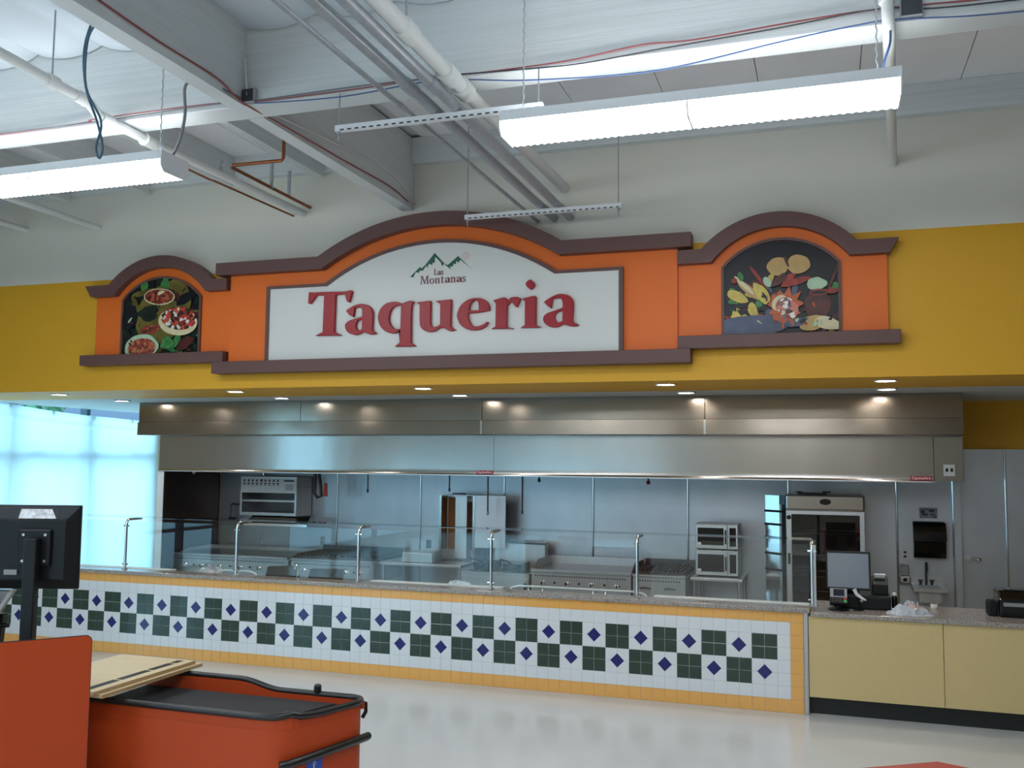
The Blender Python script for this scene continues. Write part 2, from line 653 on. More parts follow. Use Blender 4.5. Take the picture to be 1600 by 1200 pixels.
# front wall of the taqueria: cream above, yellow band below, deep yellow underside
w = MB()
w.m(0).box(XL, XR, 0.0, 0.25, 4.128, ZD + 0.2)
w.m(1).box(XL, XR, 0.0, 1.25, ZS, 4.128)
struct('wall_front', w, ['cream_wall', 'yellow_wall'], 'header wall painted cream over a broad yellow band', 'wall')
struct('ceiling_2', MB().box(XL, XR, 1.25, 5.6, ZS, ZS + 0.12), 'kitchen_ceiling', 'flat white kitchen ceiling behind the yellow header', 'ceiling')

# wall behind the cook line with its steel sheets
wb = struct('wall_back', MB().box(-0.15, XR, YB + 0.012, YB + 0.2, 0, ZS), 'yellow_wall', 'kitchen back wall faced with stainless sheets', 'wall')
seams = [-0.14, 0.593, 1.818, 3.103, 4.322, 5.54, 6.759, 7.972, 9.194, 9.80, 10.351, 11.57, 12.79]
for a, b in zip(seams, seams[1:]):
    top = 2.42 if b < 9.79 else 2.31
    obj('steel_sheet', MB().box(a + 0.004, b - 0.004, YB, YB + 0.012, 0.0, top), 'steel_wall', wb)
for x in seams[1:-1]:
    obj('seam_strip', MB().cyl((x, YB - 0.001, 0.0), (x, YB - 0.001, 1.93 if x < 9.79 else 2.30), 0.013, n=14), 'steel_bright', wb, smooth='auto')
struct('wall_return', MB().box(9.80, 9.87, YB - 0.10, YB - 0.007, 0, 1.955), 'steel_wall', 'narrow steel wall return beside the paper towel dispenser', 'wall')

# partition at the left end of the cook line
wp = struct('wall_partition', MB().box(-0.27, -0.165, 2.2, YB + 0.2, 0, 1.95), 'jamb_white', 'short white wall end at the left of the cook line', 'wall')
obj('steel_sheet', MB().box(-0.165, -0.15, 2.2, YB - 0.002, 0, 1.95), 'dark_panel', wp)  # dark reflection in the stainless put into the sheet's colour

# side walls and shop front
def windowed_wall(name, label, axis, pos, a0, a1, top, panes, thick=0.2, glass_from=0.12):
    """wall with full-height glazed bays; axis 'x' runs along X at Y=pos, 'y' along Y at X=pos; panes = (start, end, head)"""
    mb = MB()
    def seg(u0, u1, z0, z1):
        if axis == 'y':
            mb.box(pos - thick, pos, u0, u1, z0, z1)
        else:
            mb.box(u0, u1, pos - thick, pos, z0, z1)
    u = a0
    for p0, p1, h in panes:
        if p0 > u:
            seg(u, p0, 0, top)
        seg(p0, p1, 0, glass_from)
        seg(p0, p1, h, top)
        u = p1
    if u < a1:
        seg(u, a1, 0, top)
    return struct(name, mb, 'store_wall', label, 'wall')

windowed_wall('wall_left', 'left store wall with glazed shop front bays', 'y', XL, YF, 5.6, ZD + 0.2,
              [(-17.5, -9.0, 2.15), (-6.6, -4.4, 3.1), (0.25, 4.90, 3.05)])
windowed_wall('wall_rear', 'store wall opposite the taqueria with large windows', 'x', YF, XL, XR, ZD + 0.2,
              [(-2.2, 3.3, 2.15)])
struct('wall_right', MB().box(XR, XR + 0.2, YF, 5.6, 0, ZD + 0.2), 'store_wall', 'plain right side wall of the store', 'wall')
struct('wall_kitchen_end', MB().box(XL, -0.27, 5.4, 5.6, 0, ZS), 'store_wall', 'plain wall at the far end beyond the partition', 'wall')

def window(name, label, axis, pos, us, h, bars, glass_from=0.12):
    """shop front: dark mullions at us, cross bars at the given heights, one pane per bay"""
    root = thing(name, label, 'window', (pos, us[0], 0) if axis == 'y' else (us[0], pos, 0), kind='structure')
    def bx(u0, u1, d0, d1, z0, z1):
        return MB().box(pos + d0, pos + d1, u0, u1, z0, z1) if axis == 'y' else MB().box(u0, u1, pos + d0, pos + d1, z0, z1)
    for u in us:
        obj('mullion', bx(u - 0.035, u + 0.035, -0.16, -0.02, glass_from, h), 'mullion', root, bevel=0.004, seg=1)
    zs = [glass_from + 0.03] + list(bars) + [h - 0.03]
    for a, b in zip(us, us[1:]):
        for z in zs:
            obj('cross_bar', bx(a + 0.035, b - 0.035, -0.15, -0.03, z - 0.03, z + 0.03), 'mullion', root)
        for z0, z1 in zip(zs, zs[1:]):
            obj('pane', bx(a + 0.035, b - 0.035, -0.095, -0.085, z0 + 0.03, z1 - 0.03), 'window_glass', root)
    return root
window('window_1', 'tall shop window behind the hanging white paper', 'y', XL, [0.30, 1.82, 3.34, 4.86], 3.05, [2.2])
window('window_2', 'narrow shop window in the left store wall', 'y', XL, [-6.57, -5.5, -4.43], 3.1, [0.85, 2.2])
window('window_3', 'long shop window far along the left store wall', 'y', XL, [-17.45, -15.35, -13.25, -11.15, -9.05], 2.15, [0.85])
window('window_4', 'wide entrance glazing in the wall opposite the taqueria', 'x', YF, [-2.17, -0.82, 0.54, 1.9, 3.27], 2.15, [0.85])

# ---- roof: deck, beams, ledger, purlins, insulation fabric
ceil = struct('ceiling', MB().box(XL, XR, YF, 0.0, ZD + 0.03, ZD + 0.2), 'white_paint', 'white painted roof deck of the store', 'ceiling')
xs = [4.60, 5.48] + [6.29 + 0.815 * i for i in range(18)]
for a, b in zip(xs, xs[1:]):
    obj('deck_panel', MB().box(a + 0.004, b - 0.004, -2.70, -0.002, ZD, ZD + 0.028), 'deck_panel', ceil)
xs = [-2.48 + 0.76 * i for i in range(10)]
for a, b in zip(xs, xs[1:]):
    obj('deck_panel', MB().box(a + 0.004, min(b, 4.36) - 0.004, -2.70, -0.002, ZD, ZD + 0.028), 'deck_panel', ceil)
def fabric(u, v):
    x = XL + (XR - XL) * u
    y = YF + (-2.96 - YF) * v
    p = abs(math.sin(PI * (x - 0.11) / 0.62)) ** 0.7
    wob = 0.012 * math.sin(3.1 * y + 1.7 * x) + 0.008 * math.sin(7.3 * y - 2.9 * x)
    return (x, y, 5.255 - 0.07 * p + wob)
obj('insulation_fabric', MB().grid(fabric, 420, 60), 'fabric_white', ceil, smooth=True, fix=False)

struct('beam_cross', MB().box(XL, XR, -2.95, -2.71, ZT, ZD), 'beam_paint', 'deep white laminated girder running parallel to the sign wall', 'beam', bevel=0.008, seg=1)
struct('beam_long', MB().box(4.365, 4.495, YF, -2.951, ZT, ZD).box(4.365, 4.495, -2.709, -0.001, ZT, ZD), 'beam_paint', 'white roof beam running to the wall left of the sign arch', 'beam')
struct('beam_long_2', MB().box(12.7, 12.83, YF, -2.951, ZT, ZD).box(12.7, 12.83, -2.709, -0.001, ZT, ZD), 'beam_paint', 'white roof beam beyond the right edge of the sign', 'beam')
struct('ledger', MB().box(XL, 4.36, -0.09, -0.001, 5.12, ZD - 0.002).box(4.5, 12.69, -0.09, -0.001, 5.105, ZD - 0.002), 'beam_paint', 'white ledger board along the top of the sign wall', 'beam')
for i, x in enumerate((3.46, 2.36, 1.27, 0.17, -0.92, -2.0)):
    struct('purlin', MB().box(x - 0.045, x + 0.045, -2.705, -0.095, 5.05, ZD - 0.001), 'beam_paint', 'white roof purlin between the girder and the sign wall, %s left of the long beam' % ('first', 'second', 'third', 'fourth', 'fifth', 'sixth')[i], 'beam')

# ---- outside the windows
struct('ground', MB().box(-60, 60, -70, 40, -0.6, -0.13), 'concrete', 'pale concrete pavement outside the shop windows', 'ground')
struct('building_across', MB().box(-24.0, -20.0, -8.0, 26.0, -0.13, 5.2), 'far_building', 'plain lilac grey building across the street, seen over the paper', 'building')
def tree(x, y, h, label):
    t = thing('tree', label, 'tree', (x, y, -0.13), group='trees outside the window')
    obj('trunk', MB().cyl((x, y, -0.13), (x + 0.1, y, h * 0.55), 0.16, 0.09, 8), 'bark', t, smooth=True)
    mb = MB()
    for i in range(900):
        a, b, r = random.uniform(0, 2 * PI), random.uniform(-1, 1), random.uniform(0.5, 1.0) ** 0.5
        c = math.sqrt(1 - b * b)
        p = Vector((x + 1.5 * r * c * math.cos(a), y + 1.5 * r * c * math.sin(a), h * 0.72 + 1.4 * r * b))
        d1 = Vector((random.uniform(-1, 1), random.uniform(-1, 1), random.uniform(-1, 1))).normalized() * 0.14
        d2 = d1.orthogonal().normalized() * 0.08
        mb.add([p - d1, p + d2, p + d1, p - d2], [(0, 1, 2, 3)])
    obj('foliage', mb, 'leaf', t, fix=False)
tree(-11.0, 5.2, 4.3, 'green tree outside, seen over the paper at the far left')
tree(-10.0, 8.6, 4.2, 'green tree outside, seen over the paper beside the steel hood')
# ================================================================== ceiling fittings
def fluorescent(label, x0, x1, yc, z0, group='fluorescent strip lights under the roof'):
    """wraparound strip light: white channel on top, ribbed acrylic diffuser below; upward glowing strips added to light the roof"""
    t = thing('fluorescent_light', label, 'light', (0.5 * (x0 + x1), yc, z0), group=group)
    obj('housing', MB().prismx([(yc - 0.05, z0 + 0.092), (yc + 0.05, z0 + 0.092), (yc + 0.045, z0 + 0.15), (yc - 0.045, z0 + 0.15)], x0 + 0.0085, x1 - 0.0085), 'white_metal', t)
    for sg_ in (-1, 1):
        obj('side_rail', MB().prismx([(yc + sg_ * 0.150, z0 + 0.085), (yc + sg_ * 0.1535, z0 + 0.085), (yc + sg_ * 0.1485, z0 + 0.15), (yc + sg_ * 0.1455, z0 + 0.15)], x0 + 0.0085, x1 - 0.0085), 'white_metal', t)
        obj('added_uplight', MB().box(x0 + 0.009, x1 - 0.009, min(yc + sg_ * 0.0505, yc + sg_ * 0.1495), max(yc + sg_ * 0.0505, yc + sg_ * 0.1495), z0 + 0.086, z0 + 0.090), 'added_uplight_glow', t)  # added glowing strip, throws extra light up at the deck
    for x in (x0, x1 - 0.008):
        obj('end_cap', MB().prismx([(yc - 0.148, z0 + 0.15), (yc - 0.1535, z0 + 0.0845), (yc - 0.148, z0 + 0.035), (yc - 0.115, z0 - 0.002), (yc + 0.115, z0 - 0.002), (yc + 0.148, z0 + 0.035), (yc + 0.1535, z0 + 0.0845), (yc + 0.148, z0 + 0.15)], x, x + 0.008), 'white_metal', t)
    mid = 0.5 * (x0 + x1)
    prof = [(-0.150, 0.084), (-0.149, 0.060), (-0.143, 0.035), (-0.128, 0.012), (-0.110, 0.0), (-0.05, -0.003), (0.05, -0.003), (0.110, 0.0), (0.128, 0.012), (0.143, 0.035), (0.149, 0.060), (0.150, 0.084)]
    for a, b in ((x0 + 0.009, mid - 0.006), (mid + 0.006, x1 - 0.009)):
        n = int((b - a) / 0.0115)
        mb = MB()
        vs, fs = [], []
        m_ = len(prof)
        for i in range(n + 1):
            x = a + (b - a) * i / n
            w_ = 0.5 + 0.5 * math.sin(i * PI / 2 + 0.4)
            for yy, zz in prof:
                k = 1.0 - 0.028 * w_ if zz < 0.03 else 1.0
                vs.append((x, yc + yy * k, z0 + zz + (0.006 * w_ if zz < 0.03 else 0)))
        for i in range(n):
            for j in range(m_ - 1):
                fs.append((i * m_ + j, i * m_ + j + 1, (i + 1) * m_ + j + 1, (i + 1) * m_ + j))
        mb.add(vs, fs)
        obj('diffuser', mb, 'tube_light', t, fix=False)
    obj('centre_joint', MB().prismx([(yc - 0.151, z0 + 0.0845), (yc - 0.146, z0 + 0.035), (yc - 0.113, z0 - 0.001), (yc + 0.113, z0 - 0.001), (yc + 0.146, z0 + 0.035), (yc + 0.151, z0 + 0.0845)], mid - 0.005, mid + 0.005), 'white_metal', t)
    for x in (x0 + 0.12, x1 - 0.12):
        obj('hanging_chain', MB().tube([(x + 0.004 * math.sin(k * 2.1), yc - 0.02 + 0.004 * math.cos(k * 2.1), z0 + 0.1305 + (5.2 - z0 - 0.13) * k / 40) for k in range(41)], 0.005, 5), 'galvanised', t)
    return t
ROW = [(1.55, 3.955), (6.50, 8.85)]
NAMES = {0: 'left fluorescent light with its end in front of the copper pipes', 1: 'right fluorescent light hanging in front of the sign wall'}
for k, (a, b) in enumerate(ROW):
    fluorescent(NAMES.get(k, 'fluorescent light right of the sign wall, %s beyond the edge' % ('just', 'far')[k - 2]), a, b, -3.0, 4.165)
ordn = ('second', 'third', 'fourth', 'fifth', 'sixth')
col_n = ('first', 'second', 'third', 'fourth')
for r, y in enumerate((-5.5, -7.8, -10.2, -12.8, -15.6)):  # rows out of view, added close together to brighten the room
    for k, (a, b) in enumerate(ROW):
        fluorescent('unseen added fluorescent light in the %s row from the sign wall, %s from the left' % (ordn[r], col_n[k]), a, b, y, 4.09)

# recessed downlights in the header underside and kitchen ceiling
cans = [(-0.25, 0.37, 'front', 'far left'), (2.2, 0.37, 'front', 'second from the left'), (4.47, 0.36, 'front', 'centre'), (6.98, 0.37, 'front', 'second from the right'), (8.93, 0.35, 'front', 'right'),
        (-0.35, 1.55, 'back', 'far left'), (2.1, 1.47, 'back', 'second from the left'), (4.46, 1.42, 'back', 'centre'), (7.02, 1.46, 'back', 'second from the right'), (9.0, 1.38, 'back', 'right')]
for x, y, row, which in cans:
    t = thing('recessed_downlight', 'round recessed ceiling light in the %s row, %s' % (row, which), 'light', (x, y, ZS), group='recessed lights under the header')
    obj('trim_ring', MB().lathe([(0.10, -0.001), (0.105, -0.008), (0.088, -0.012), (0.082, -0.004)], (x, y, ZS), 24), 'white_metal', t, smooth=True)
    obj('lens', MB().lathe([(0.081, -0.0065), (0.081, -0.0035)], (x, y, ZS), 24), 'can_light', t)

# conduit trapeze
for x, r, d in ((5.81, 0.017, 'thin'), (5.975, 0.037, 'thick middle'), (6.13, 0.037, 'thick right')):
    t = thing('conduit', {'thin': 'thin galvanised conduit, leftmost of the three hung below the roof', 'thick middle': 'thick galvanised conduit in the middle of the hung rack', 'thick right': 'thick galvanised conduit on the right of the hung rack'}[d], 'conduit', (x, 0, 4.44), group='conduits on the hanging rack')
    zc = 4.418 + r
    obj('conduit_pipe', MB().cyl((x, -12, zc), (x, -0.002, zc), r, n=12), 'galvanised', t, smooth='auto')
    for yy in ((-3.35, -0.30, -6.2) if r > 0.03 else (-3.1, -6.0)):
        obj('coupling', MB().cyl((x, yy - 0.06, zc), (x, yy + 0.06, zc), r * 1.18, n=12), 'galvanised', t, smooth='auto')
for yy, which in ((-2.95, 'far from the wall'), (-0.48, 'beside the sign arch')):
    t = thing('strut_hanger', 'white slotted strut carrying the conduits, %s' % which, 'hanger', (5.98, yy, 4.36), group='strut hangers for the conduits')
    s = MB().box(5.24, 6.73, yy - 0.021, yy + 0.021, 4.375, 4.417)
    for i in range(26):
        xx = 5.28 + i * 0.056
        s.m(1).box(xx, xx + 0.03, yy - 0.0225, yy - 0.0212, 4.377, 4.387)
    obj('strut_rail', s, ['white_metal', 'steel_dark'], t)
    for x in (5.262, 6.70):
        obj('threaded_rod', MB().cyl((x, yy, 4.31), (x, yy, ZT - 0.001 if yy < -2 else ZD - 0.001), 0.006, n=6), 'galvanised', t)
        obj('nut', MB().cyl((x, yy, 4.353), (x, yy, 4.374), 0.014, n=6), 'galvanised', t)

# white sprinkler and drain pipes
def pipe(name, label, pts, r, fittings, m='pipe_white', cat='pipe', group=None):
    t = thing(name, label, cat, pts[-1], group=group)
    obj('pipe_run', MB().tube(pts, r, 12), m, t, smooth='auto')
    for a, b, k in fittings:
        obj('fitting', MB().cyl(a, b, r * k, n=12), m, t, smooth='auto')
    return t
t = pipe('sprinkler_pipe', 'white pipe running beside the conduits towards the sign arch', [(6.25, -12, 4.53), (6.21, -3.5, 4.535), (6.19, -2.98, 4.56), (6.13, -1.4, 4.66), (6.075, -0.002, 4.74)], 0.05,
     [((6.212, -3.98, 4.535), (6.212, -3.84, 4.535), 1.25), ((6.207, -3.36, 4.535), (6.203, -3.2, 4.54), 1.3), ((6.193, -3.06, 4.555), (6.185, -2.9, 4.565), 1.35)], group='white overhead pipes')
obj('hanger_rod', MB().cyl((6.212, -3.92, 4.58), (6.212, -3.92, 5.19), 0.008, n=6), 'galvanised', t)
pipe('sprinkler_pipe', 'white pipe dropping to the wall right of the sign', [(8.775, -3.07, 5.19), (8.79, -3.07, 4.66), (8.792, -3.062, 4.61), (8.797, -3.03, 4.585), (8.80, -2.98, 4.58), (8.82, -2.66, 4.585), (8.90, -1.5, 4.66), (9.01, -0.002, 4.72)], 0.035,
     [((8.786, -3.07, 4.80), (8.788, -3.07, 4.72), 1.35), ((8.78, -3.07, 5.0), (8.782, -3.07, 4.95), 1.3)], group='white overhead pipes')
t = pipe('sprinkler_pipe', 'white pipe with an offset elbow left of the long beam', [(3.44, -9, 4.80), (3.43, -4.0, 4.70), (3.42, -3.36, 4.672), (3.42, -3.29, 4.662), (3.42, -3.24, 4.635), (3.42, -3.20, 4.61), (3.42, -3.14, 4.603), (3.405, -2.7, 4.603), (3.39, -2.4, 4.612), (3.23, -0.002, 4.705)], 0.036,
     [((3.425, -3.68, 4.687), (3.425, -3.60, 4.683), 1.35), ((3.42, -3.42, 4.676), (3.42, -3.32, 4.668), 1.3), ((3.42, -3.17, 4.606), (3.418, -3.06, 4.603), 1.3), ((3.405, -2.69, 4.603), (3.398, -2.52, 4.608), 1.5)], group='white overhead pipes')
obj('hanger_rod', MB().cyl((3.425, -3.64, 4.72), (3.425, -3.64, 5.19), 0.006, n=6), 'galvanised', t)
obj('sprinkler_head', MB().lathe([(0.02, 0.034), (0.02, 0.07), (0.008, 0.08), (0.008, 0.11), (0.03, 0.115), (0.03, 0.12)], (3.34, -1.62, 4.642), 10), 'galvanised', t)
pipe('sprinkler_pipe', 'short white pipe low on the cream wall at the far left', [(0.564, -2.70, 4.755), (0.564, -0.002, 4.735)], 0.035, [], group='white overhead pipes')
pipe('sprinkler_pipe', 'short white pipe at the left edge of the picture', [(-0.5, -2.70, 4.80), (-0.5, -0.002, 4.79)], 0.035, [], group='white overhead pipes')
t = pipe('copper_pipe', 'brown copper pipe with a zigzag bend reaching the cream wall', [(3.80, -1.33, ZD - 0.001), (3.80, -1.33, 4.84), (3.78, -1.33, 4.815), (3.30, -1.38, 4.80), (3.265, -1.34, 4.795), (3.30, -0.002, 4.765)], 0.016, [], 'copper', group='copper pipes on the left')
for yy in (-0.72, -0.40):
    obj('clamp', MB().box(3.27, 3.30, yy - 0.008, yy + 0.008, 4.77, 5.04), 'galvanised', t)
pipe('copper_pipe', 'darker copper pipe under the white sprinkler pipe', [(2.36, -1.30, 5.3), (2.36, -1.30, 5.03), (2.38, -1.30, 5.01), (2.62, -1.32, 4.90), (3.03, -1.35, 4.70), (3.06, -1.3, 4.693), (3.10, -0.002, 4.69)], 0.010, [], 'copper', group='copper pipes on the left')

# cables
def cable(label, pts, r, m):
    out = []
    n = len(pts)
    for i in range(n - 1):
        p0, p1, p2, p3 = (Vector(pts[max(i - 1, 0)]), Vector(pts[i]), Vector(pts[i + 1]), Vector(pts[min(i + 2, n - 1)]))
        for s in range(6):
            u = s / 6
            out.append(0.5 * ((2 * p1) + (p2 - p0) * u + (2 * p0 - 5 * p1 + 4 * p2 - p3) * u * u + (3 * p1 - p0 - 3 * p2 + p3) * u ** 3))
    out.append(Vector(pts[-1]))
    o = obj('cable', MB().tube(out, r, 6), m, smooth=True)
    return tag(o, label, 'cable', 'loose cables under the roof')
G = -2.962
cable('red cable along the left half of the cross girder', [(1.5, G, 4.68), (2.27, G, 4.66), (3.1, G - 0.01, 4.665), (3.25, G - 0.06, 4.66), (4.2, G, 4.69), (4.52, G - 0.02, 4.655), (5.3, G, 4.66), (5.80, G, 4.67), (6.0, G, 4.68)], 0.0045, 'wire_red')
cable('grey cable along the left half of the cross girder', [(1.5, G - 0.01, 4.67), (3.1, G - 0.02, 4.655), (4.2, G - 0.015, 4.675), (4.6, G - 0.015, 4.665), (5.4, G - 0.01, 4.675), (6.0, G - 0.015, 4.665)], 0.0045, 'wire_grey')
cable('red cable sagging along the girder right of the conduits', [(6.0, G, 4.68), (6.3, G - 0.01, 4.66), (6.9, G - 0.01, 4.665), (7.36, G, 4.71), (7.7, G, 4.70), (8.3, G, 4.73), (8.8, G + 0.004, 4.74), (9.6, G, 4.70)], 0.0045, 'wire_red')
cable('dark cable sagging along the girder right of the conduits', [(6.0, G - 0.01, 4.675), (6.6, G - 0.012, 4.645), (7.0, G - 0.012, 4.635), (7.5, G - 0.01, 4.665), (8.2, G - 0.01, 4.70), (8.75, G - 0.012, 4.735), (9.2, G - 0.01, 4.69), (11.0, G - 0.01, 4.67)], 0.0045, 'wire_dark')
cable('blue cable drooping below the girder across the picture', [(4.6, G - 0.02, 4.64), (5.3, G - 0.02, 4.61), (6.0, G - 0.03, 4.635), (6.6, G - 0.04, 4.56), (7.2, G - 0.04, 4.52), (7.6, G - 0.04, 4.525), (8.2, G - 0.04, 4.60), (8.62, G - 0.02, 4.65), (8.85, G - 0.008, 4.66), (9.5, G - 0.02, 4.61), (11.0, G - 0.02, 4.62)], 0.0045, 'wire_blue')
cable('red and plum cable along the side of the long beam', [(4.503, -5.2, 4.78), (4.503, -4.41, 4.735), (4.503, -3.87, 4.715), (4.505, -3.3, 4.715), (4.53, -3.04, 4.64), (4.52, -2.6, 4.66), (4.503, -1.9, 4.69), (4.503, -1.45, 4.70), (4.503, -0.6, 4.73), (4.503, -0.15, 4.69)], 0.006, 'wire_red')
cable('white cable dropping from the beam corner to the wall', [(4.52, -3.0, 4.98), (4.53, -2.99, 4.80), (4.55, -2.97, 4.67), (4.52, -2.65, 4.70), (4.505, -1.6, 4.80), (4.505, -0.5, 4.85), (4.51, -0.02, 4.70)], 0.006, 'white_plastic')
cable('teal cable loop hanging off the long beam', [(4.34, -4.25, 4.70), (4.28, -4.22, 4.70), (4.22, -4.2, 4.55), (4.2, -4.15, 4.35), (4.25, -4.1, 4.15), (4.28, -4.08, 4.0), (4.26, -4.08, 3.93), (4.24, -4.09, 4.0), (4.28, -4.1, 4.15), (4.21, -4.16, 4.35), (4.25, -4.21, 4.6), (4.345, -4.25, 4.69)], 0.007, 'wire_teal')
cable('grey flexible cable feeding the left fluorescent light', [(4.53, -3.05, 4.66), (4.45, -3.3, 4.68), (4.33, -3.3, 4.71), (4.25, -3.3, 4.68), (4.22, -3.25, 4.5), (4.08, -3.12, 4.38), (3.93, -3.0, 4.32)], 0.011, 'wire_grey')
cable('blue cable feeding the right fluorescent light', [(8.80, -3.03, 4.64), (8.80, -3.06, 4.5), (8.77, -3.04, 4.4), (8.75, -3.02, 4.32)], 0.007, 'wire_blue')
t = thing('junction_box', 'small grey junction box at the corner of the two beams', 'junction box', (4.55, -2.99, 4.63))
obj('box_body', MB().box(4.50, 4.60, -3.0, -2.951, 4.65, 4.75), 'galvanised', t, bevel=0.004)
obj('cover_plate', MB().box(4.505, 4.595, -3.004, -3.0, 4.655, 4.745), 'steel_dark', t)
t = thing('junction_box', 'grey junction box on the girder behind the right white pipe', 'junction box', (8.92, -2.99, 4.63))
obj('box_body', MB().box(8.86, 8.98, -3.0, -2.951, 4.66, 4.76), 'galvanised', t, bevel=0.004)
obj('cover_plate', MB().box(8.865, 8.975, -3.004, -3.0, 4.665, 4.755), 'steel_dark', t)
# ================================================================== the sign
LETTERS = [
 ('T',[[(3.388,3.837,1),(3.436,3.832),(3.558,3.831),(3.724,3.826),(3.801,3.825),(3.866,3.833),(3.89,3.823,1),(3.881,3.787),(3.858,3.71,1),(3.828,3.72,1),(3.801,3.798,1),(3.698,3.795,1),(3.694,3.415,1),(3.78,3.376,1),(3.477,3.383,1),(3.559,3.418,1),(3.566,3.797,1),(3.479,3.801,1),(3.414,3.715,1),(3.382,3.72,1)]]),
 ('a',[[(3.82,3.627,1),(3.855,3.648),(3.914,3.677),(3.994,3.688),(4.075,3.668),(4.119,3.615),(4.126,3.546),(4.121,3.425,1),(4.14,3.405),(4.17,3.386,1),(4.141,3.376),(4.088,3.378),(4.02,3.404,1),(3.98,3.384),(3.932,3.376),(3.861,3.397),(3.822,3.436),(3.815,3.485),(3.853,3.52),(3.949,3.548),(4.003,3.558,1),(4.004,3.619),(3.99,3.649),(3.963,3.656),(3.92,3.652,1),(3.907,3.557,1),(3.856,3.586)],[(4.004,3.529,1),(3.961,3.519),(3.94,3.485),(3.94,3.446),(3.963,3.423),(3.987,3.422),(4.003,3.439,1)]]),
 ('q',[[(4.446,3.674,1),(4.498,3.691),(4.544,3.696),(4.576,3.681,1),(4.551,3.638),(4.547,3.437),(4.55,3.277,1),(4.602,3.242,1),(4.371,3.245,1),(4.423,3.281,1),(4.424,3.403,1),(4.389,3.383),(4.342,3.378),(4.262,3.404),(4.203,3.464),(4.181,3.547),(4.204,3.624),(4.267,3.68),(4.356,3.695),(4.403,3.688)],[(4.433,3.656,1),(4.378,3.651),(4.331,3.619),(4.309,3.567),(4.305,3.514),(4.33,3.455),(4.372,3.422),(4.429,3.42,1)]]),
 ('u',[[(4.596,3.677,1),(4.653,3.682),(4.748,3.687,1),(4.754,3.668,1),(4.753,3.496),(4.758,3.449),(4.781,3.426),(4.817,3.43),(4.854,3.447,1),(4.853,3.652,1),(4.802,3.68,1),(4.878,3.686),(4.969,3.692,1),(4.972,3.67,1),(4.968,3.427,1),(4.994,3.402),(5.022,3.392,1),(4.989,3.381),(4.949,3.383),(4.898,3.413,1),(4.857,3.419,1),(4.807,3.388),(4.756,3.378),(4.7,3.389),(4.658,3.419),(4.639,3.463),(4.634,3.652,1)]]),
 ('e',[[(5.151,3.545,1),(5.258,3.55),(5.368,3.564,1),(5.368,3.603),(5.34,3.651),(5.286,3.684),(5.226,3.692),(5.147,3.681),(5.072,3.63),(5.036,3.561),(5.034,3.504),(5.07,3.437),(5.131,3.395),(5.201,3.38),(5.27,3.383),(5.329,3.409),(5.36,3.45,1),(5.338,3.458,1),(5.299,3.431),(5.24,3.415),(5.19,3.428),(5.16,3.476),(5.149,3.519)],[(5.156,3.573,1),(5.167,3.621),(5.192,3.658),(5.221,3.673),(5.247,3.651),(5.257,3.608),(5.255,3.572,1)]]),
 ('r',[[(5.402,3.66,1),(5.453,3.674),(5.511,3.686),(5.54,3.673,1),(5.548,3.642,1),(5.579,3.678),(5.627,3.685),(5.661,3.679),(5.683,3.666,1),(5.648,3.585,1),(5.628,3.592),(5.599,3.633,1),(5.575,3.632),(5.548,3.6,1),(5.544,3.404,1),(5.567,3.391),(5.616,3.381,1),(5.385,3.386,1),(5.429,3.408,1),(5.431,3.633,1)]]),
 ('i',[[(5.694,3.665,1),(5.759,3.678),(5.816,3.687),(5.835,3.675,1),(5.835,3.408,1),(5.887,3.382,1),(5.68,3.385,1),(5.723,3.412,1),(5.724,3.64,1)],[(5.772,3.847,1),(5.81,3.816),(5.825,3.79,1),(5.81,3.766),(5.784,3.745,1),(5.743,3.778),(5.728,3.809,1),(5.745,3.831)]]),
 ('a',[[(5.911,3.625,1),(5.949,3.649),(5.996,3.674),(6.052,3.692),(6.108,3.689),(6.164,3.666),(6.199,3.615),(6.201,3.547),(6.195,3.438,1),(6.211,3.415),(6.253,3.393,1),(6.225,3.383),(6.17,3.385),(6.102,3.41,1),(6.063,3.384),(6.007,3.379),(5.95,3.397),(5.912,3.435),(5.907,3.477),(5.94,3.512),(6.025,3.54),(6.095,3.562,1),(6.094,3.615),(6.08,3.647),(6.052,3.655),(5.998,3.651,1),(5.985,3.56,1),(5.949,3.585)],[(6.095,3.534,1),(6.053,3.523),(6.025,3.495),(6.023,3.458),(6.035,3.435),(6.058,3.425),(6.093,3.435,1)]])]
def arch_top(x0, xa, peak, xb, x1, z, zp):
    """moulding line: level, circular arch between xa and xb, level"""
    return [(x0, z)] + arc3((xa, z), (0.5 * (xa + xb), zp), (xb, z)) + [(x1, z)]

sign = thing('restaurant_sign', 'large orange arched sign board with red lettering on white', 'sign', (4.78, -0.001, 3.01))
def inset(x0, x1, xa, xb, z0, z, zp):
    return [(x0, z0)] + [(x0, z)] + arc3((xa, z), (4.78, zp), (xb, z)) + [(x1, z), (x1, z0)]
obj('orange_board', MB().prism([(2.40, 3.13)] + [(2.40, 4.07)] + arc3((3.54, 4.07), (4.78, 4.44), (6.06, 4.07)) + [(7.16, 4.07), (7.16, 3.13)], -0.07, -0.001), 'orange_panel', sign)
out_ = inset(2.87, 6.665, 3.56, 6.03, 3.14, 3.925, 4.30)
inn_ = inset(2.91, 6.625, 3.585, 6.005, 3.14, 3.895, 4.268)
obj('panel_frame', MB().band(out_, inn_, -0.112, -0.07), 'brown_trim', sign)
obj('white_panel', MB().prism(inn_, -0.10, -0.0705), 'sign_white', sign)
obj('top_moulding', MB().strip(arch_top(2.275, 3.50, 0, 6.09, 7.295, 4.195, 4.57), arch_top(2.275, 3.54, 0, 6.06, 7.295, 4.065, 4.435), -0.17, -0.001), 'brown_trim', sign)
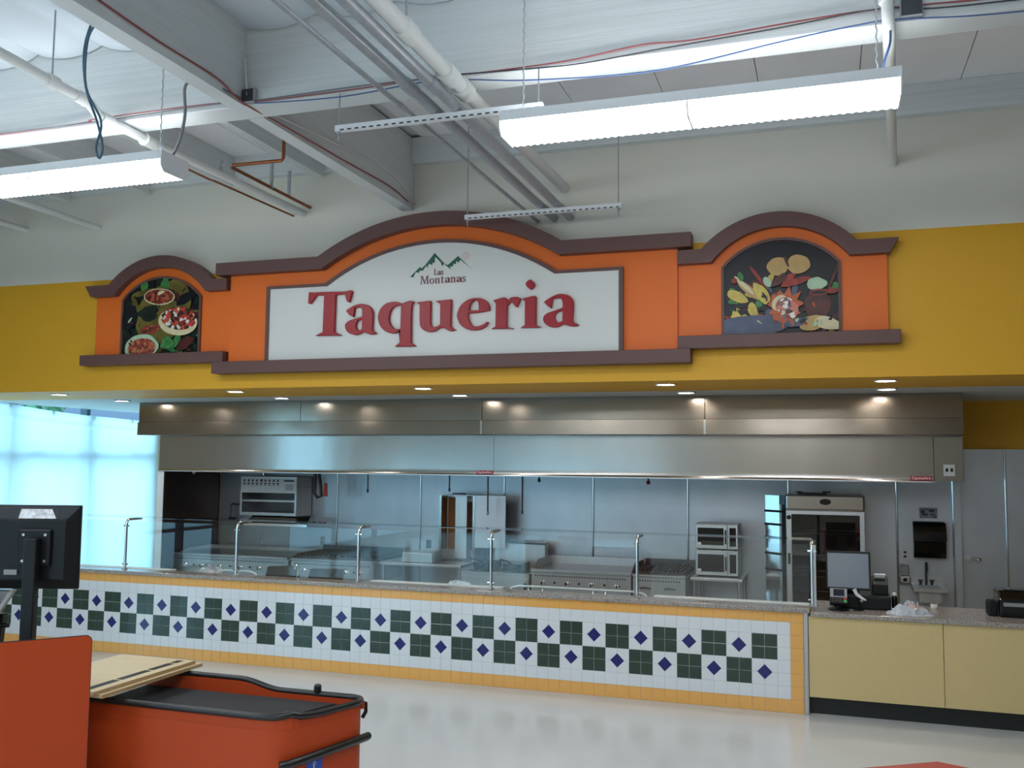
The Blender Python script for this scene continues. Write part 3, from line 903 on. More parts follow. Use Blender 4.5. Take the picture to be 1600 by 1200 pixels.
obj('bottom_rail', MB().box(2.26, 7.285, -0.17, -0.001, 3.015, 3.14), 'brown_trim', sign, bevel=0.004, seg=1)
for ch, loops in LETTERS:
    lp = [smooth_loop(l) for l in loops]
    xs_ = [p[0] for p in lp[0]]
    cx = 0.5 * (min(xs_) + max(xs_))
    me = outline_mesh('letter', lp, 0.036, 0.006, 'letter_red', (cx, 0, 3.38))
    meshobj('letter_%s' % ch.lower(), me, (cx, -0.1365, 3.38), sign, label='red raised letter %s' % ch)
MTN = [(4.511, 3.942), (4.547, 3.936), (4.571, 3.987), (4.604, 3.978), (4.616, 3.998), (4.649, 3.998), (4.685, 4.048), (4.697, 4.023), (4.708, 4.058), (4.72, 4.063), (4.748, 4.048), (4.753, 4.072), (4.773, 4.071), (4.779, 4.13), (4.84, 4.07), (4.856, 4.029), (4.873, 4.054), (4.945, 3.996), (4.936, 4.025), (4.966, 4.023), (4.977, 4.051), (4.998, 4.044), (5.006, 4.077), (5.03, 4.056), (5.047, 4.086), (5.169, 3.983), (5.023, 4.123), (4.915, 4.039), (4.882, 4.052), (4.774, 4.169), (4.672, 4.051), (4.637, 4.023), (4.615, 4.035)]
me = outline_mesh('mountain_logo', [MTN], 0.003, 0.0, 'logo_green', (4.8, 0, 4.0))
meshobj('mountain_logo', me, (4.8, -0.1033, 4.0), sign, label='green jagged mountain outline')
sun = MB()
ring = [(5.103 + 0.024 * math.cos(2 * PI * k / 20), 4.122 + 0.024 * math.sin(2 * PI * k / 20)) for k in range(20)]
rin = [(5.103 + 0.020 * math.cos(2 * PI * k / 20), 4.122 + 0.020 * math.sin(2 * PI * k / 20)) for k in range(20)]
sun.band(ring, rin, -0.1030, -0.1002)
for k in range(10):
    a = 2 * PI * k / 10
    c, s = math.cos(a), math.sin(a)
    q = [(5.103 + 0.034 * c - 0.003 * s, 4.122 + 0.034 * s + 0.003 * c), (5.103 + 0.034 * c + 0.003 * s, 4.122 + 0.034 * s - 0.003 * c), (5.103 + 0.050 * c, 4.122 + 0.050 * s)]
    sun.prism(q, -0.1030, -0.1002)
obj('sun_logo', sun, 'logo_tan', sign, label='thin tan sun outline')

# small serif capitals and lower case, drawn on a 1 x 1 body (x-height 0.62)
def bx2(x0, x1, z0, z1):
    return [(x0, z0), (x1, z0), (x1, z1), (x0, z1)]
def ell(cx, cz, rx, rz, n=18, a0=0, a1=2 * PI):
    return [(cx + rx * math.cos(a0 + (a1 - a0) * k / n), cz + rz * math.sin(a0 + (a1 - a0) * k / n)) for k in range(n)]
def serif_n(w):
    return [(0, 0), (0.26, 0), (0.26, .05), (0.20, .05), (0.20, .48), (0.30, .55), (0.38, .48), (0.38, .05), (0.33, .05), (0.33, 0), (0.58, 0), (0.58, .05), (0.52, .05), (0.52, .5), (0.44, .63), (0.32, .63), (0.20, .55), (0.19, .63), (0, .62), (0, .57), (0.07, .56), (0.07, .05), (0, .05)]
a_loops = [[(p[0], p[1]) for p in smooth_loop(l)] for l in LETTERS[1][1]]
ax0 = min(p[0] for p in a_loops[0])
az0 = min(p[1] for p in a_loops[0])
ah = max(p[1] for p in a_loops[0]) - az0
A_ = [[((p[0] - ax0) / ah * 0.58, (p[1] - az0) / ah * 0.63) for p in l] for l in a_loops]
GL = {
 'L': (0.56, [[(0, 0), (0.52, 0), (0.55, .22), (0.50, .22), (0.44, .06), (0.22, .06), (0.22, .89), (0.30, .90), (0.30, .95), (0, .95), (0, .90), (0.08, .89), (0.08, .06), (0, .05)]]),
 'M': (1.02, [[(0, 0), (0.22, 0), (0.22, .05), (0.15, .06), (0.20, .78), (0.47, 0), (0.52, 0), (0.76, .78), (0.78, .06), (0.70, .05), (0.70, 0), (1.0, 0), (1.0, .05), (0.93, .06), (0.90, .89), (0.97, .90), (0.97, .95), (0.74, .95), (0.51, .25), (0.28, .95), (0.03, .95), (0.03, .90), (0.12, .89), (0.08, .06), (0, .05)]]),
 'o': (0.58, [ell(0.28, .31, 0.28, .33), ell(0.28, .31, 0.14, .27)[::-1]]),
 'n': (0.62, [serif_n(0)]),
 't': (0.40, [[(0.36, .09), (0.28, .05), (0.22, .10), (0.22, .56), (0.36, .56), (0.36, .62), (0.22, .62), (0.22, .80), (0.16, .78), (0.08, .66), (0, .60), (0, .56), (0.08, .56), (0.08, .10), (0.14, -.01), (0.26, -.01), (0.37, .04)]]),
 's': (0.44, [smooth_loop([(0.02, .20, 1), (0.0, 0.03, 1), (0.10, -.01), (0.28, 0.0), (0.41, .15), (0.34, .30), (0.17, .42), (0.15, .52), (0.24, .58), (0.33, .44, 1), (0.38, .44, 1), (0.37, .60, 1), (0.20, .64), (0.05, .54), (0.04, .38), (0.26, .22), (0.27, .10), (0.19, .04), (0.07, .20, 1)], 4)]),
 'a': (0.60, A_),
}
def small_word(word, x0, x1, zbase, h):
    wid = sum(GL[c][0] for c in word) + 0.05 * (len(word) - 1)
    s = h / 0.95
    sx = (x1 - x0) / wid
    x = x0
    for c in word:
        wdt, lps = GL[c]
        me = outline_mesh('glyph', [[(px * sx, pz * s) for px, pz in l] for l in lps], 0.003, 0.0, 'logo_plum', (0, 0, 0))
        meshobj('small_letter_%s' % c.lower(), me, (x, -0.1033, zbase), sign)
        x += (wdt + 0.05) * sx
small_word('Las', 4.768, 4.872, 3.945, 0.062)
small_word('Montanas', 4.622, 5.11, 3.862, 0.082)

# wings with the food pictures
def picture_loop(xa, xb, z0, zs, zp, n=24):
    return [(xa, z0)] + arc3((xa, zs), (0.5 * (xa + xb), zp), (xb, zs), n) + [(xb, z0)]
def blob(cx, cz, rx, rz, rot=0.0, n=22, wob=0.0, seed=0):
    rnd = random.Random(seed)
    ph = [rnd.uniform(0, 6.28) for _ in range(3)]
    pts = []
    for k in range(n):
        t = 2 * PI * k / n
        r = 1 + wob * (math.sin(3 * t + ph[0]) + 0.6 * math.sin(5 * t + ph[1]) + 0.4 * math.sin(7 * t + ph[2]))
        u, v = rx * r * math.cos(t), rz * r * math.sin(t)
        pts.append((cx + u * math.cos(rot) - v * math.sin(rot), cz + u * math.sin(rot) + v * math.cos(rot)))
    return pts
def clip_poly(poly, loop):
    """Sutherland-Hodgman against the (convex) arched picture opening"""
    area = sum(loop[i][0] * loop[(i + 1) % len(loop)][1] - loop[(i + 1) % len(loop)][0] * loop[i][1] for i in range(len(loop)))
    lp = loop if area > 0 else loop[::-1]
    out = poly
    for i in range(len(lp)):
        a, b = lp[i], lp[(i + 1) % len(lp)]
        ins = lambda p: (b[0] - a[0]) * (p[1] - a[1]) - (b[1] - a[1]) * (p[0] - a[0]) >= -1e-9
        inp, out = out, []
        for j in range(len(inp)):
            p, q = inp[j], inp[(j + 1) % len(inp)]
            if ins(p) != ins(q):
                d = (b[0] - a[0]) * (q[1] - p[1]) - (b[1] - a[1]) * (q[0] - p[0])
                t = ((b[0] - a[0]) * (a[1] - p[1]) - (b[1] - a[1]) * (a[0] - p[0])) / d if abs(d) > 1e-12 else 0
                x = (p[0] + t * (q[0] - p[0]), p[1] + t * (q[1] - p[1]))
                if ins(p):
                    out += [x]
                else:
                    out += [x]
            if ins(q):
                out.append(q)
        if len(out) < 3:
            return []
    return out

def wing(name_label, mirror, x_tip, x_tip_b, xe, sill0, sill1, oa, ob, arch, arch_in, pic, items, base):
    t = thing('sign_wing', name_label, 'sign', (0.5 * (oa + ob), -0.001, 3.14), group='arched side wings of the sign')
    xa, xb = arch
    ia, ib = arch_in
    obj('orange_board', MB().prism([(oa, 3.25), (oa, 3.915)] + arc3((ia, 3.915), (0.5 * (xa + xb), 4.205), (ib, 3.915)) + [(ob, 3.915), (ob, 3.25)], -0.045, -0.001), 'orange_panel', t)
    l0, r0 = (x_tip, xe) if not mirror else (xe, x_tip)
    l1, r1 = (x_tip_b, xe) if not mirror else (xe, x_tip_b)
    obj('top_moulding', MB().strip(arch_top(l0, xa, 0, xb, r0, 4.04, 4.335), arch_top(l1, ia, 0, ib, r1, 3.915, 4.205), -0.13, -0.001), 'brown_trim', t)
    obj('sill', MB().box(sill0, sill1, -0.15, -0.001, 3.14, 3.255), 'brown_trim', t, bevel=0.004, seg=1)
    p0, p1 = pic
    lo = picture_loop(p0 - 0.025, p1 + 0.025, 3.256, 3.875, 4.115)
    li = picture_loop(p0, p1, 3.262, 3.868, 4.09)
    obj('picture_frame', MB().band(lo, li, -0.07, -0.045), 'brown_trim', t)
    mats = []
    mb = MB()
    def put(poly, mname, layer):
        poly = clip_poly(poly, li)
        if len(poly) < 3:
            return
        if mname not in mats:
            mats.append(mname)
        y = -0.05 - 0.0004 * layer
        mb.m(mats.index(mname)).add([(x, y, z) for x, z in poly], [tuple(range(len(poly)))])
    mats.append(base)
    mb.m(0).prism(li, -0.05, -0.0455)
    for k, (poly, mname) in enumerate(items):
        put(poly, mname, k + 1)
    obj('food_picture', mb, mats, t, label='glossy printed photograph of food', fix=False)
    return t
Lf = [
 (blob(1.55, 3.72, 0.40, 0.30, 0.7, 20, 0.05, 1), 'print_olive'), (blob(1.36, 3.71, 0.14, 0.09, 0.2, 20, 0.14, 2), 'print_darkgreen'),
 (blob(1.84, 3.86, 0.15, 0.055, 0.45, 20, 0.08, 3), 'print_black'), (blob(1.10, 3.66, 0.10, 0.15, -0.5, 20, 0.08, 4), 'print_black'),
 (blob(1.11, 3.64, 0.012, 0.04, -0.7), 'print_mint'), (blob(1.27, 3.94, 0.16, 0.03, 0.2, 20, 0.1, 14), 'print_olive'),
 (blob(1.64, 3.90, 0.13, 0.06, -0.3, 20, 0.05, 5), 'print_brown'),
 (blob(1.49, 3.885, 0.205, 0.092, -0.06), 'print_cream'), (blob(1.49, 3.888, 0.190, 0.080, -0.06), 'print_salsa'),
 (blob(1.565, 4.03, 0.055, 0.065, 0.3, 20, 0.12, 6), 'print_green'), (blob(1.51, 3.93, 0.05, 0.02, 0.3, 16, 0.1, 7), 'print_cream'),
 (blob(1.745, 3.60, 0.255, 0.150, -0.12), 'print_cream'), (blob(1.76, 3.635, 0.232, 0.125, -0.10), 'print_pico'),
 (blob(1.38, 3.52, 0.13, 0.055, 0.2, 20, 0.12, 8), 'print_salsa'),
 (blob(1.28, 3.34, 0.225, 0.135, 0.06, 26, 0.03, 9), 'print_mint'), (blob(1.285, 3.325, 0.185, 0.108, 0.06), 'print_beans'),
 (blob(1.62, 3.37, 0.085, 0.07, 0.2, 20, 0.08, 10), 'print_green'), (blob(1.85, 3.36, 0.12, 0.06, 0.5, 20, 0.1, 11), 'print_brown'),
]
sunp = []
rnd_ = random.Random(5)
for k in range(22):
    a = 2 * PI * k / 22 + 0.1 + rnd_.uniform(-0.07, 0.07)
    rr = rnd_.uniform(0.14, 0.21) if k % 2 == 0 else rnd_.uniform(0.10, 0.13)
    sunp.append((8.09 + rr * 0.95 * math.cos(a), 3.495 + rr * math.sin(a)))
def clutter(seed, n, x0, x1, z0, z1, mats, smin, smax):
    r = random.Random(seed)
    return [(blob(r.uniform(x0, x1), r.uniform(z0, z1), r.uniform(smin, smax), r.uniform(smin, smax) * 0.45, r.uniform(-1.6, 1.6), 12, 0.10, r.randint(0, 999)), r.choice(mats)) for _ in range(n)]
Rf = [
 (blob(7.80, 3.33, 0.34, 0.10, 0.06, 20, 0.03, 1), 'print_slate'),
 (blob(8.04, 3.855, 0.092, 0.082, 0.2, 22, 0.03, 2), 'print_tan'), (blob(8.215, 3.865, 0.098, 0.085, -0.1, 22, 0.03, 3), 'print_tan'), (blob(8.115, 3.895, 0.012, 0.055, 0.35), 'print_brown'),
 (blob(7.69, 3.60, 0.10, 0.045, -0.5, 20, 0.05, 4), 'print_yellow'), (blob(7.79, 3.655, 0.13, 0.035, -0.75), 'print_tan'), (blob(7.75, 3.70, 0.12, 0.018, -0.8), 'print_cream'),
 (blob(7.90, 3.62, 0.11, 0.05, -1.0, 20, 0.06, 5), 'print_yellow'), (blob(7.72, 3.78, 0.024, 0.045, 0.3), 'print_green'), (blob(7.665, 3.745, 0.026, 0.026), 'print_red'),
 (blob(7.87, 3.77, 0.12, 0.016, -0.95), 'print_red'), (blob(7.95, 3.72, 0.03, 0.05, 0.5), 'print_mint'),
 (blob(8.19, 3.71, 0.13, 0.03, 0.25), 'print_red'), (blob(8.05, 3.73, 0.08, 0.035, 0.7, 18, 0.1, 6), 'print_brown'),
 (blob(8.365, 3.685, 0.085, 0.055, 0.0, 20, 0.06, 7), 'print_mint'),
 ([(8.44, 3.60), (8.46, 3.60), (8.55, 3.82), (8.54, 3.86)], 'print_brown'),
 (blob(8.37, 3.50, 0.11, 0.13, 0.0, 20, 0.02, 8), 'print_brown'), (blob(8.38, 3.61, 0.082, 0.028), 'print_red'), (blob(8.38, 3.607, 0.06, 0.017), 'print_black'),
 (blob(8.50, 3.62, 0.05, 0.03, 0.2, 16, 0.1, 9), 'print_red'), (blob(8.52, 3.66, 0.03, 0.03, 0.2, 16, 0.1, 12), 'print_green'),
 (sunp, 'print_orange'), (blob(8.05, 3.53, 0.075, 0.055, 0.9), 'print_cream'), (blob(8.075, 3.515, 0.066, 0.05, 0.9), 'print_orange'),
 (blob(8.12, 3.475, 0.085, 0.10, 0.5, 20, 0.03, 10), 'print_pico'), (blob(8.08, 3.44, 0.022, 0.018, 0.5), 'print_cream'),
 (blob(8.33, 3.34, 0.115, 0.065, 0.2, 20, 0.05, 11), 'print_tan'), (blob(8.45, 3.335, 0.11, 0.055, -0.3, 20, 0.05, 13), 'print_cream'),
 (blob(8.19, 3.35, 0.10, 0.035, 0.2, 18, 0.1, 15), 'print_slate'),
]
wing('left sign wing with arched top and a picture of salsa bowls', False, 0.52, 0.60, 2.385, 0.505, 2.38, 0.62, 2.398, (0.84, 2.20), (0.92, 2.12), (1.005, 2.005), clutter(23, 60, 1.01, 2.0, 3.28, 4.05, ['print_darkgreen', 'print_black', 'print_olive', 'print_brown', 'print_green', 'print_black'], 0.03, 0.11) + Lf + clutter(24, 22, 1.05, 1.98, 3.28, 3.95, ['print_black', 'print_darkgreen', 'print_brown', 'print_olive', 'print_red'], 0.012, 0.04), 'print_darkgreen')
wing('right sign wing with arched top and a picture of peppers and bread', True, 9.035, 8.96, 7.17, 7.17, 9.03, 7.162, 8.94, (7.38, 8.70), (7.47, 8.64), (7.575, 8.54), clutter(21, 60, 7.58, 8.54, 3.30, 3.74, ['print_brown', 'print_darkgreen', 'print_green', 'print_red', 'print_black', 'print_black', 'print_yellow', 'print_slate'], 0.025, 0.08) + Rf + clutter(22, 26, 7.85, 8.5, 3.33, 3.62, ['print_brown', 'print_red', 'print_black', 'print_mint', 'print_orange'], 0.012, 0.035), 'print_black')
# ================================================================== tiled counter
TS = 0.108
counter = thing('tiled_counter', 'long serving counter faced with white, green, blue and orange tiles', 'counter', (3.5, 0.35, 0))
XC0, XC1 = -1.08, 8.208
obj('counter_body', MB().box(XC0, XC1, 0.012, 0.20, 0.0, 0.849), 'grout', counter)
obj('rear_cabinet', MB().box(XC0, XC1, 0.2005, 0.72, 0.0, 0.76), 'steel', counter)
obj('grout_bed', MB().box(XC0, XC1, 0.004, 0.0119, 0.0, 0.849), 'grout', counter)
obj('corner_trim', MB().box(8.209, 8.247, -0.004, 0.20, 0.0, 0.849), 'steel', counter, bevel=0.003, seg=1)

def tile_mesh(name, poly, m, ch=0.0016, g=0.0006):
    cx = sum(p[0] for p in poly) / len(poly)
    cz = sum(p[1] for p in poly) / len(poly)
    n = len(poly)
    def sc(d):
        out = []
        for x, z in poly:
            r = math.hypot(x - cx, z - cz)
            k = max(0.1, 1 - d * 1.42 / r)
            out.append((cx + (x - cx) * k, cz + (z - cz) * k))
        return out
    a, b = sc(g), sc(g + ch)
    vs = [(x, 0.010, z) for x, z in a] + [(x, 0.0012, z) for x, z in a] + [(x, 0.0, z) for x, z in b]
    fs = [tuple(range(2 * n, 3 * n))]
    for i in range(n):
        j = (i + 1) % n
        fs += [(i, j, n + j, n + i), (n + i, n + j, 2 * n + j, 2 * n + i)]
    me = bpy.data.meshes.new(name)
    me.from_pydata(vs, [], fs)
    me.materials.append(MATS[m])
    me.update()
    return me
sq = lambda w, h: [(0, 0), (w, 0), (w, h), (0, h)]
DM = 0.064
T_or = tile_mesh('orange_tile', sq(TS, TS), 'tile_orange', 0.0016, 0.0009)
T_ot = tile_mesh('orange_tile', sq(TS, 0.0854), 'tile_orange', 0.0016, 0.0009)
T_ob = tile_mesh('orange_tile', sq(TS, 0.1136), 'tile_orange', 0.0016, 0.0009)
T_wh = tile_mesh('white_tile', sq(TS, TS), 'tile_white')
T_gr = tile_mesh('green_tile', sq(TS, TS), 'tile_green', 0.002, 0.0016)
T_bl = tile_mesh('blue_diamond', [(0, -DM), (DM, 0), (0, DM), (-DM, 0)], 'tile_blue')
T_cut = {}
for sx in (0, 1):
    for sz in (0, 1):
        q = [(0, 0), (TS, 0), (TS, TS - DM), (TS - DM, TS), (0, TS)]
        q = [((TS - x) if sx else x, (TS - z) if sz else z) for x, z in q]
        T_cut[sx, sz] = tile_mesh('cut_white_tile', q if sx == sz else q[::-1], 'tile_white')
Z0, Z1, Z2, Z3, Z4 = 0.1136, 0.2216, 0.4376, 0.6536, 0.7616
K0, K1 = -4, 36
def put(name, me, x, z):
    return meshobj(name, me, (x, 0, z), counter)
for k in range(K0, K1 + 1):
    bx0 = k * 2 * TS
    for row, zb in ((0, Z2), (1, Z1)):
        if (k + row) % 2 == 0:
            for i in (0, 1):
                for j in (0, 1):
                    put('green_tile', T_gr, bx0 + i * TS, zb + j * TS)
        else:
            put('blue_diamond', T_bl, bx0 + TS, zb + TS)
            for i in (0, 1):
                for j in (0, 1):
                    put('cut_white_tile', T_cut[i, j], bx0 + i * TS, zb + j * TS)
    for i in (0, 1):
        put('white_tile', T_wh, bx0 + i * TS, Z3)
        put('white_tile', T_wh, bx0 + i * TS, Z0)
xw = (K1 + 1) * 2 * TS
for z in (Z0, Z1, Z1 + TS, Z2, Z2 + TS, Z3):
    put('white_tile', T_wh, xw, z)
for z in (Z0, Z1, Z1 + TS, Z2, Z2 + TS, Z3):
    put('orange_tile', T_or, xw + TS, z)
    put('orange_tile', T_or, K0 * 2 * TS - TS, z)
n_or = int(round((xw + 2 * TS - (K0 * 2 * TS - TS)) / TS))
for i in range(n_or):
    x = K0 * 2 * TS - TS + i * TS
    put('orange_tile', T_ot, x, Z4)
    put('orange_tile', T_ob, x, 0.0)

wt = obj('worktop', MB().box(-1.10, 8.262, -0.03, 0.205, 0.8495, 0.888), 'granite', bevel=0.006)
tag(wt, 'speckled grey granite worktop over the tiled counter', 'worktop')

# ---- sneeze guard
sg = thing('sneeze_guard', 'glass sneeze guard on slim steel posts along the tiled counter', 'sneeze guard', (3.9, 0.12, 0.888))
PX = [-0.42, 1.015, 2.453, 3.893, 5.323, 6.75, 8.285]
for x in PX:
    p = obj('post', MB().tube([(x, 0.12, 0.8885), (x, 0.12, 1.37), (x, 0.122, 1.40), (x, 0.135, 1.425), (x, 0.16, 1.435), (x, 0.36, 1.436)], 0.0155, 10), 'steel_bright', sg, smooth='auto')
    obj('foot_flange', MB().lathe([(0.03, 0.0), (0.03, 0.006), (0.019, 0.012)], (x, 0.12, 0.8885), 14), 'steel', p, smooth='auto')
    cl = MB()
    for z in (0.945, 1.365):
        cl.cyl((x - 0.035, 0.12, z), (x + 0.035, 0.12, z), 0.009, n=8)
    obj('glass_clamp', cl, 'steel_bright', p, smooth='auto')
for a, b in zip(PX, PX[1:]):
    obj('front_pane', MB().box(a + 0.022, b - 0.022, 0.116, 0.124, 0.915, 1.418), 'guard_glass', sg)
    obj('top_pane', MB().box(a + 0.004, b - 0.004, 0.125, 0.40, 1.452, 1.459), 'guard_glass', sg)
obj('end_pane', MB().box(8.305, 8.313, 0.13, 0.50, 0.8885, 1.44), 'guard_glass', sg)
obj('end_rail', MB().box(8.300, 8.318, 0.10, 0.118, 0.8885, 1.42), 'steel', sg)

# ---- ledges, rail and loose things behind the glass
def ledge(label, x0, x1):
    t = thing('serving_ledge', label, 'ledge', (0.5 * (x0 + x1), 0.25, 0.7605), group='white ledges behind the glass')
    obj('ledge_board', MB().box(x0, x1, 0.206, 0.315, 0.872, 0.894), 'white_plastic', t, bevel=0.004, seg=1)
    n = max(2, int((x1 - x0) / 0.6) + 1)
    for i in range(n):
        xx = x0 + 0.08 + (x1 - x0 - 0.18) * i / (n - 1)
        obj('bracket', MB().box(xx, xx + 0.02, 0.215, 0.30, 0.7605, 0.8715), 'steel', t)
ledge('white serving ledge between the third and fourth guard posts', 3.98, 5.40)
ledge('white serving ledge at the till end of the glass', 6.88, 8.26)
ledge('white serving ledge at the far left end of the glass', -0.35, 1.55)
def rail(label, x0, x1, hooks):
    t = thing('utensil_rail', label, 'rail', (0.5 * (x0 + x1), 0.28, 0.7605), group='white utensil rails behind the glass')
    obj('rail_bar', MB().tube([(x0, 0.26, 0.7605), (x0, 0.26, 0.86), (x0 + 0.03, 0.27, 0.895), (x0 + 0.10, 0.28, 0.912), (x1 - 0.10, 0.28, 0.912), (x1 - 0.03, 0.27, 0.895), (x1, 0.26, 0.86), (x1, 0.26, 0.7605)], 0.011, 8), 'white_plastic', t, smooth='auto')
    for x in hooks:
        obj('hook', MB().tube([(x, 0.272, 0.90), (x, 0.262, 0.88), (x + 0.01, 0.252, 0.862), (x + 0.022, 0.258, 0.872)], 0.004, 6), 'steel_bright', t)
rail('long white utensil rail in front of the four-knob griddle', 5.46, 6.82, (5.66, 5.80, 6.30, 6.42))
rail('short white utensil rail behind the second guard post', 2.10, 2.62, (2.20, 2.36))
def tilted_lid(label, x0, x1, za, zb):
    t = thing('well_cover', label, 'cover', (0.5 * (x0 + x1), 0.32, 0.7605), group='dark covers leaning behind the glass')
    obj('cover_sheet', MB().hexa([(x0, 0.30, 0.7605), (x1, 0.30, 0.7605), (x1, 0.31, 0.7605), (x0, 0.31, 0.7605), (x0 + 0.03, 0.36, za), (x1 - 0.02, 0.36, zb), (x1 - 0.02, 0.37, zb), (x0 + 0.03, 0.37, za)]), 'dark_panel', t)
    obj('fold', MB().hexa([(x0 + 0.03, 0.371, za - 0.006), (x1 - 0.02, 0.371, zb - 0.006), (x1 - 0.02, 0.42, zb - 0.006), (x0 + 0.03, 0.42, za - 0.006), (x0 + 0.03, 0.371, za), (x1 - 0.02, 0.371, zb), (x1 - 0.02, 0.42, zb), (x0 + 0.03, 0.42, za)]), 'dark_panel', t)
tilted_lid('dark steel well cover left of the small tap', 2.66, 3.06, 0.965, 0.985)
tilted_lid('dark steel well cover right of the small tap', 3.18, 3.62, 0.96, 0.975)
t = thing('tap', 'small chrome tap between the two dark well covers', 'tap', (3.10, 0.28, 0.7605))
obj('spout', MB().tube([(3.10, 0.30, 0.761), (3.10, 0.30, 0.985), (3.10, 0.285, 1.005), (3.10, 0.26, 1.01), (3.10, 0.235, 0.995), (3.10, 0.228, 0.965)], 0.012, 8), 'steel_bright', t, smooth='auto')
obj('lever', MB().cyl((3.115, 0.30, 0.93), (3.15, 0.30, 0.955), 0.008, 0.006, 8), 'steel_bright', t)
def crumple(name, label, cat, m, x, y, z, rx, ry, h, seed, patch=None):
    rnd = random.Random(seed)
    ph = [rnd.uniform(0, 6.28) for _ in range(10)]
    fac = [rnd.uniform(0.55, 1.0) for _ in range(400)]
    def fn(u, v, lift=0.0):
        a = 2 * PI * u
        r = v
        k = 1 + 0.14 * math.sin(3 * a + ph[0]) + 0.10 * math.sin(7 * a + ph[1])
        i_ = (int(u * 26 + 0.5) % 26) * 13 + int(v * 9 + 0.5)
        q = fac[i_] if 0 < v < 0.95 else 0.8
        jx, jy = ((fac[(i_ * 7 + 3) % 400] - 0.775) * 0.5, (fac[(i_ * 11 + 5) % 400] - 0.775) * 0.5) if v < 0.95 else (0, 0)
        if v == 0:
            jx, jy, q = 0.06, -0.05, 0.6
        zz = h * (1 - r ** 2.6) * (0.70 + 0.30 * math.sin(2 * a + ph[2]) * r) * (2.1 * q - 0.95)
        return (x + rx * (r * k * math.cos(a) + jx), y + ry * (r * k * math.sin(a) + jy), z + max(0.001, zz) + lift if r < 0.999 else z + 0.0005)
    t = thing(name, label, cat, (x, y, z))
    obj('cloth' if cat == 'towel' else 'wrapping', MB().grid(fn, 26, 9), m, t, smooth=False)
    if patch:
        u0, u1, v0, v1, pm = patch
        obj('inner_sheet', MB().grid(lambda u, v: fn(u0 + (u1 - u0) * u, v0 + (v1 - v0) * v, 0.004), 8, 5), pm, t, fix=False)
    return t
crumple('cloth', 'crumpled white cloth on the white ledge behind the glass', 'towel', 'cloth_white', 4.93, 0.255, 0.8945, 0.13, 0.05, 0.06, 3)
crumple('plastic_bag', 'crumpled clear plastic bag behind the glass left of the second post', 'bag', 'bag_grey', 1.92, 0.42, 0.7605, 0.26, 0.14, 0.24, 5)

# ================================================================== till counter
tc = thing('till_counter', 'beige laminate till counter with a black toe kick', 'counter', (9.8, 0.35, 0))
obj('carcass', MB().box(8.252, 11.45, 0.021, 0.72, 0.147, 0.824), 'laminate', tc)
obj('toe_kick', MB().box(8.252, 11.45, 0.07, 0.70, 0.0, 0.1465), 'black_kick', tc)
for a, b in ((8.252, 9.303), (9.308, 10.37), (10.375, 11.45)):
    obj('front_panel', MB().box(a, b, 0.0, 0.0205, 0.149, 0.822), 'laminate', tc, bevel=0.0015, seg=1)
tt = obj('worktop', MB().box(8.268, 11.5, -0.03, 0.75, 0.825, 0.862), 'granite', bevel=0.006)
tag(tt, 'speckled granite worktop over the beige till counter', 'worktop')
ZC = 0.8625
# ---- touch screen till
t = thing('touch_monitor', 'grey touch screen till display above the card terminal', 'monitor', (8.59, 0.47, ZC + 0.12))
obj('bezel', MB().hexa([(8.398, 0.335, 1.02), (8.772, 0.335, 1.02), (8.772, 0.375, 1.02), (8.398, 0.375, 1.02), (8.398, 0.395, 1.35), (8.772, 0.395, 1.35), (8.772, 0.435, 1.35), (8.398, 0.435, 1.35)]), 'black_plastic', t, bevel=0.006)
obj('screen', MB().hexa([(8.414, 0.3345, 1.04), (8.756, 0.3345, 1.04), (8.756, 0.345, 1.04), (8.414, 0.345, 1.04), (8.414, 0.3880, 1.333), (8.756, 0.3880, 1.333), (8.756, 0.40, 1.333), (8.414, 0.40, 1.333)]), 'screen_grey', t)
obj('stand', MB().hexa([(8.50, 0.44, ZC + 0.121), (8.68, 0.44, ZC + 0.121), (8.68, 0.62, ZC + 0.121), (8.50, 0.62, ZC + 0.121), (8.54, 0.41, 1.16), (8.64, 0.41, 1.16), (8.64, 0.45, 1.16), (8.54, 0.45, 1.16)]), 'black_plastic', t, bevel=0.006)
t = thing('cash_drawer', 'black cash drawer under the till display', 'cash drawer', (8.69, 0.5, ZC))
obj('drawer_case', MB().box(8.46, 8.93, 0.30, 0.73, ZC, ZC + 0.12), 'black_plastic', t, bevel=0.005)
obj('drawer_front', MB().box(8.47, 8.92, 0.292, 0.2999, ZC + 0.012, ZC + 0.108), 'black_plastic', t, bevel=0.003, seg=1)
obj('lock', MB().cyl((8.69, 0.2919, ZC + 0.075), (8.69, 0.286, ZC + 0.075), 0.012, n=12), 'steel', t)
t = thing('card_terminal', 'card payment terminal with a small screen in front of the till', 'card terminal', (8.50, 0.2, ZC))
obj('base', MB().lathe([(0.085, 0), (0.085, 0.012), (0.03, 0.02), (0.025, 0.09)], (8.50, 0.20, ZC), 18), 'black_plastic', t, smooth='auto')
obj('terminal_body', MB().hexa([(8.425, 0.10, 0.935), (8.575, 0.10, 0.935), (8.575, 0.13, 0.905), (8.425, 0.13, 0.905), (8.425, 0.21, 1.045), (8.575, 0.21, 1.045), (8.575, 0.245, 1.015), (8.425, 0.245, 1.015)]), 'black_plastic', t, bevel=0.008)
def on_face(u0, u1, v0, v1, d):
    # slanted face of the terminal; u across, v up the slope
    p = lambda u, v, e: (8.425 + 0.15 * u, 0.10 + 0.11 * v - e * 0.707, 0.935 + 0.11 * v + e * 0.707)
    return [p(u0, v0, 0), p(u1, v0, 0), p(u1, v1, 0), p(u0, v1, 0), p(u0, v0, d), p(u1, v0, d), p(u1, v1, d), p(u0, v1, d)]
obj('screen_surround', MB().hexa(on_face(0.04, 0.96, 0.38, 0.98, 0.004)), 'bezel_grey', t)
